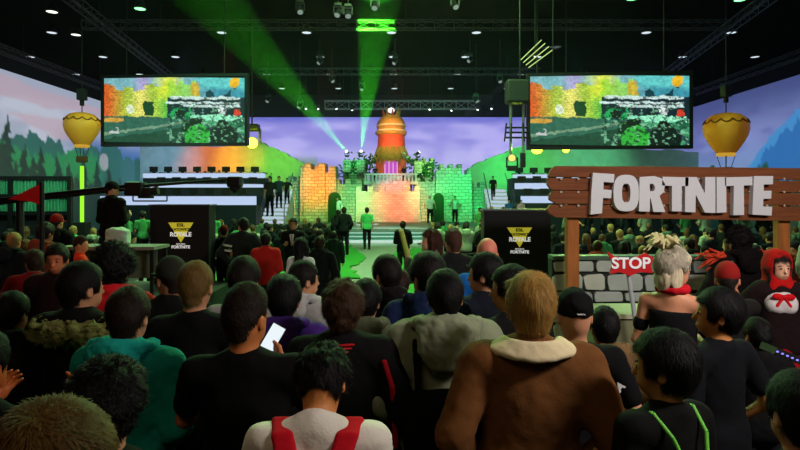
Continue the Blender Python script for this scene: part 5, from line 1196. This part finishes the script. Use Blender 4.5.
front('black-shirted person with short fair-brown hair seen from behind', 196, 262, 3.15, 0, pose='pocket', hair='short', hc=(112, 86, 44), top='tee', tc=(9, 9, 11), ht=.008)
front('person with a flat dark cap beside the fair-brown hair', 171, 257, 3.6, 10, pose='pocket', hair='cap', hc=(40, 42, 34), top='jacket', tc=(12, 12, 13), yaw=.6)
front('person with round dark hair rimmed by green light', 244, 257, 3.6, 0, pose='pocket', hair='short', hc=(26, 20, 18), top='shirt', tc=(150, 146, 140), ht=.02)
o11, k11 = front('person in a purple hooded top behind a glowing phone', 284, 275, 3.25, 0, pose='phone', hair='short', hc=(14, 12, 14), top='hoodie', tc=(62, 34, 112), width=1.05, ht=.024, sk=(176, 120, 80))
front('person in a light grey hooded top with head turned to the sign side', 304, 261, 4.0, -30, pose='phone', hair='short', hc=(20, 16, 14), top='hoodie', tc=(170, 168, 166), yaw=-.4, face=True)
o13, k13 = front('person with wavy brown hair and a black sports jacket with red stripes', 343, 283, 2.9, 0, pose='pocket', hair='messy', hc=(60, 40, 24), top='jacket', tc=(9, 9, 10), width=1.12, ht=.016, sk=(190, 112, 70))
for k in range(3):
    F_ = Field(axis(-.14, .14, .006), axis(-.2, .05, .006), axis(1.40, 1.56, .006))
    for i in range(11): th = math.pi * (1.15 + .7 * i / 10); p = k13.nb + np.array([math.cos(th) * .095, math.sin(th) * .090 - .008, .028 - .017 * k]); F_.add(ell(p, (.014, .009, .0055)), k=.012)
    part('collar_stripe', F_.mesh('collar_stripe'), cloth((170, 24, 28)), o13)
front('dark-haired person in an olive hooded coat half hidden by wavy brown hair', 366, 279, 3.45, -10, pose='pocket', hair='short', hc=(12, 10, 10), top='hoodie', tc=(88, 92, 70), width=.9, ht=.02)
front('dark-haired person in black with a thin white sleeve stripe', 386, 255, 4.1, 10, pose='pocket', hair='short', hc=(20, 15, 13), top='hoodie', tc=(14, 10, 12), yaw=.55, ht=.02)
front('brown-haired person peeping behind the striped-sleeve person', 400, 270, 4.75, 0, pose='pocket', hair='short', hc=(44, 26, 20), top='tee', tc=(60, 50, 44))
front('person with glossy dark hair and a navy top, left ear showing', 427, 252, 3.55, 10, pose='pocket', hair='short', hc=(20, 16, 14), top='hoodie', tc=(20, 34, 66), yaw=.35, ht=.026)
o17, k17 = front('person in a pale grey-green hooded parka with cropped black hair', 445, 270, 2.98, 0, pose='pocket', hair='short', hc=(13, 11, 11), top='parka', tc=(128, 134, 108), ht=.014, width=1.08)
front('dark-haired person with glasses looking to the castle screen, blue collar', 485, 253, 3.8, 20, pose='pocket', hair='short', hc=(14, 12, 12), top='jacket', tc=(16, 20, 30), yaw=.75, face=True, ht=.022)
front('person in profile with a dark beard below the sign-side banner', 510, 265, 3.3, 25, pose='pocket', hair='short', hc=(14, 12, 12), top='tee', tc=(14, 13, 14), yaw=.7, ht=.02, sk=(180, 120, 76), face=True)
o23, k23 = front('person in a black knitted cap with a small pale badge', 574, 289, 2.85, 0, pose='pocket', hair='beanie', hc=(9, 9, 10), top='tee', tc=(9, 9, 10), width=1.05)
front('short dark-haired person with a tan collar behind the brown jacket', 604, 307, 3.3, 0, pose='pocket', hair='short', hc=(12, 10, 10), top='hoodie', tc=(110, 84, 52), width=.85)
o25, k25 = front('dark-haired person in profile wearing black with bright green straps', 664, 329, 2.15, 22, pose='phone', hair='short', hc=(9, 8, 8), ht=.032, top='tee', tc=(9, 10, 10), yaw=.55, face=True, width=.9, sk=(176, 128, 70))
front('tall dark-haired man in profile in a black top beside the fringed costumed woman', 716, 287, 2.98, 25, pose='pocket', hair='short', hc=(10, 9, 9), ht=.026, top='tee', tc=(8, 9, 14), yaw=.7, face=True, width=1.08, sk=(186, 122, 66), bow=-.1)
front('person with ruffled ochre hair at the very bottom corner', 52, 403, 1.0, 0, pose='pocket', hair='short', hc=(84, 58, 20), top='tee', tc=(8, 8, 8), sk=(190, 124, 52), ht=.022)
front('black-haired person in front of the teal sweatshirt', 108, 362, 1.72, 6, pose='pocket', hair='curly', hc=(7, 6, 6), top='tee', tc=(7, 7, 8), width=.95, ht=.02)
front('person in black raising both hands at the picture edge', -20, 330, 2.1, -6, pose='raise', hair='short', hc=(8, 7, 7), top='tee', tc=(7, 7, 8), sk=(186, 96, 44))
front('person in black beyond the fur collar, mostly hidden', 12, 292, 3.3, 0, pose='pocket', hair='short', hc=(10, 8, 8), top='hoodie', tc=(9, 9, 9))
front('black-clad person at the far corner beside the blue-lit tray', 800, 372, 1.75, 0, pose='pocket', hair='short', hc=(7, 6, 6), top='tee', tc=(7, 7, 8))
front('black-haired person in black beside the red-hooded woman', 757, 318, 3.6, 0, pose='pocket', hair='short', hc=(9, 8, 8), top='jacket', tc=(8, 8, 9))
front('person in black standing between the sports jacket and the black shirt', 205, 300, 3.75, 0, pose='pocket', hair='short', hc=(9, 8, 8), top='jacket', tc=(9, 9, 10)) if False else None

q_ = [k23.H((-.020 + .0045 * i, -.1165 + .00 * i, .122 + .004 * math.sin(i * 2.1))) for i in range(10)]; MB().tube([tuple(v) for v in q_], .0028, 6).build('badge', mat('badge_pale', (.6, .6, .6), .5), o23)
L_ = (at(617, 390, 2.67) - o23.location) / o23.scale[0]; tx_ = text('lettering', 'NA', .058, mat('print_white', (.6, .6, .6), .7), o23, tuple(L_), .004, .002); tx_.rotation_euler = (R(90), R(-38), R(14))
# ---- worn and held things
def scaled(o, s_, label, name, cat, me, m):
    q = bpy.data.objects.new(name, me); link(q); q.location = o.location; q.rotation_euler = o.rotation_euler; q.scale = o.scale; me.materials.append(m); return tag(q, label, cat)
# red backpack straps over the pale shirt
bp = thing('backpack', 'red backpack with a black grab handle worn by the bowed person', 'backpack', o2.location, o2.rotation_euler.z); bp.scale = o2.scale
for sx in (-1, 1):
    F_ = Field(axis(-.3, .3, .008), axis(-.42, .25, .008), axis(1.0, 1.58, .008))
    pts = [np.array([sx * .055, -.150, 1.30]), np.array([sx * .085, -.130, 1.40]), np.array([sx * .110, -.075, 1.478]), np.array([sx * .125, .0, 1.500]), np.array([sx * .14, .08, 1.44]), np.array([sx * .15, .13, 1.32])]
    for p, q in zip(pts, pts[1:]):
        for d in (-.026, -.012, 0, .012, .026): F_.add(caps(p + [d, 0, 0], q + [d, 0, 0], .014), k=.008)
    part('strap', F_.mesh('strap'), cloth((196, 20, 36)), bp)
F_ = Field(axis(-.25, .25, .009), axis(-.42, -.05, .009), axis(.85, 1.38, .009)); F_.add(rbox((0, -.215, 1.10), (.15, .085, .215), .06), k=.02).noise(.004, 18, 4); part('bag_body', F_.mesh('bag_body'), cloth((176, 16, 30)), bp)
MB().tube([(-.055, -.16, 1.32), (-.05, -.185, 1.36), (0, -.19, 1.375), (.05, -.185, 1.36), (.055, -.16, 1.32)], .011, 8).build('grab_handle', BLACK, bp)
# black backpack on the parka
bk_ = thing('backpack', 'large black backpack hanging low on the grey-green parka', 'backpack', o17.location, o17.rotation_euler.z); bk_.scale = o17.scale
F_ = Field(axis(-.35, .35, .012), axis(-.6, -.1, .012), axis(.7, 1.40, .012)); F_.add(rbox((-.02, -.29, 1.02), (.19, .10, .24), .07), k=.02).noise(.006, 12, 4); part('bag_body', F_.mesh('bag_body'), cloth((8, 8, 9)), bk_)
for sx in (-1, 1):
    F_ = Field(axis(-.35, .35, .01), axis(-.35, .2, .01), axis(1.1, 1.62, .01))
    for p, q in (((sx * .14, -.215, 1.2), (sx * .15, -.17, 1.38)), ((sx * .15, -.17, 1.38), (sx * .16, -.05, 1.515)), ((sx * .16, -.05, 1.515), (sx * .17, .09, 1.46))): F_.add(caps(p, q, .018), k=.01)
    part('strap', F_.mesh('strap'), cloth((8, 8, 9)), bk_)
# red satchel strap down between the sports jacket and the parka
F_ = Field(axis(-.3, .3, .008), axis(-.25, .2, .008), axis(.95, 1.5, .008))
for p, q in (((.215, -.110, 1.42), (.255, -.135, 1.30)), ((.255, -.135, 1.30), (.275, -.135, 1.0))):
    for d in (-.006, .006): F_.add(caps((p[0] + d, p[1], p[2]), (q[0] + d, q[1], q[2]), .009), k=.008)
part('red_sleeve_stripe', F_.mesh('red_sleeve_stripe'), cloth((150, 14, 24)), o13)
# green straps on the profile person
dp = thing('drawstring_bag', 'black drawstring bag with bright green cords on the profile person', 'bag', o25.location, o25.rotation_euler.z); dp.scale = o25.scale
for sx in (-1, 1):
    MB().tube([(sx * .03, -.172, 1.20), (sx * .05, -.160, 1.32), (sx * .085, -.122, 1.43), (sx * .105, -.045, 1.500), (sx * .115, .04, 1.485)], .0085, 8).build('cord', mat('cord_green', lin((110, 200, 70)), .6), dp)
F_ = Field(axis(-.25, .25, .012), axis(-.4, -.05, .012), axis(.8, 1.35, .012)); F_.add(rbox((0, -.205, 1.02), (.13, .055, .19), .05), caps((0, -.17, 1.2), (0, -.168, 1.245), .035, .02), k=.03).noise(.006, 16, 4); part('bag_body', F_.mesh('bag_body'), cloth((9, 10, 10)), dp)
# glowing phone: beside the purple hood, held up by the right-hand fingers
def phone(label, px, py, Y, w=.070, h=.14, rx=-.45, ry=-.5, scr=(225, 235, 240), es=1.1):
    t = thing('phone', label, 'phone', at(px, py, Y)); t.rotation_euler = (rx, ry, 0)
    MB().box((0, 0, 0), (w, .009, h), bev=.003).build('case', BLACK, t); MB().box((0, -.0055, 0), (w * .92, .002, h * .94)).build('display', glow('phone_display_%d' % scr[0], scr, es), t); return t
def handpos(o, k, i, f=.10):
    d_ = (k.wr[i] - k.el[i]) / np.linalg.norm(k.wr[i] - k.el[i]); p = Vector(k.wr[i] + d_ * f) * o.scale[0]
    return Vector(o.location) + Matrix.Rotation(o.rotation_euler.z, 3, 'Z') @ p
ph = phone('lit phone held up between the black shirt and the purple hooded top', 268.5, 340, 2.45, .072, .14, -.35, .5)
ph.location = handpos(o3, k3, 0, .12) + Vector((.01, -.02, .045))
ph = phone('dark phone held up beside the barrier by the red-capped person', 746, 279, 3.95, .07, .14, 0, 1.2, (70, 76, 70), .5); ph.location = handpos(o29, k29, 0, .12) + Vector((0, -.02, .03))
# foam stick waved by the woman's neighbour, blue-lit tray, pale wand
hp_ = handpos(o18, k18, 1, .06); t = tag(MB().cyl(hp_ - (at(401, 230, 6.9) - hp_) * .12, at(401, 230, 6.9), .034, .030, n=10).build('foam_stick', mat('foam_yellow', lin((180, 190, 90)), .8)), 'pale yellow foam stick raised by the woman with long brown hair', 'foam stick')
t = thing('light_tray', 'tray edged with violet-blue light at the far corner', 'tray', at(786, 355, 2.35)); MB().box((0, 0, 0), (.16, .10, .03), M=Matrix.Rotation(R(22), 3, 'Y')).build('tray_body', BLACK, t)
for i in range(8): MB().box((-.07 + .02 * i, -.053, .034 - .0085 * i - .006), (.008, .004, .006)).build('light_dot', glow('dot_violet', (150, 140, 255), 1.2), t)
# cloth badge on the black cap and pale print on a shoulder
t = None

def onto(par, nm, pts, r, m):
    MB().tube([tuple(p) for p in pts], r, 6).build(nm, m, par)
for o in COL.objects:
    if o.get('label', '').startswith('dark-haired person in black with a thin white'): onto(o, 'sleeve_stripe', [(.19, -.105, 1.44), (.232, -.115, 1.30), (.262, -.115, 1.14)], .008, cloth((200, 196, 190)))
    if o.get('label', '').startswith('man in a dark suit'):
        MB().prism([(-.05, 1.44), (.05, 1.44), (.012, 1.22), (-.012, 1.22)], .135, .147).build('shirt_front', cloth((210, 208, 205)), o); MB().prism([(-.016, 1.43), (.016, 1.43), (.020, 1.22), (0, 1.19), (-.020, 1.22)], .147, .155).build('tie', cloth((150, 140, 140)), o)
    if o.get('label', '').startswith('person in a dark jacket with pale sleeve'):
        for z_ in (1.33, 1.24): MB().cyl((-.262, -.05, z_), (-.268, -.05, z_ - .03), .083, n=14).build('sleeve_stripe', cloth((190, 194, 180)), o)
    if o.get('label', '').startswith('dark-haired person with glasses') :
        pass
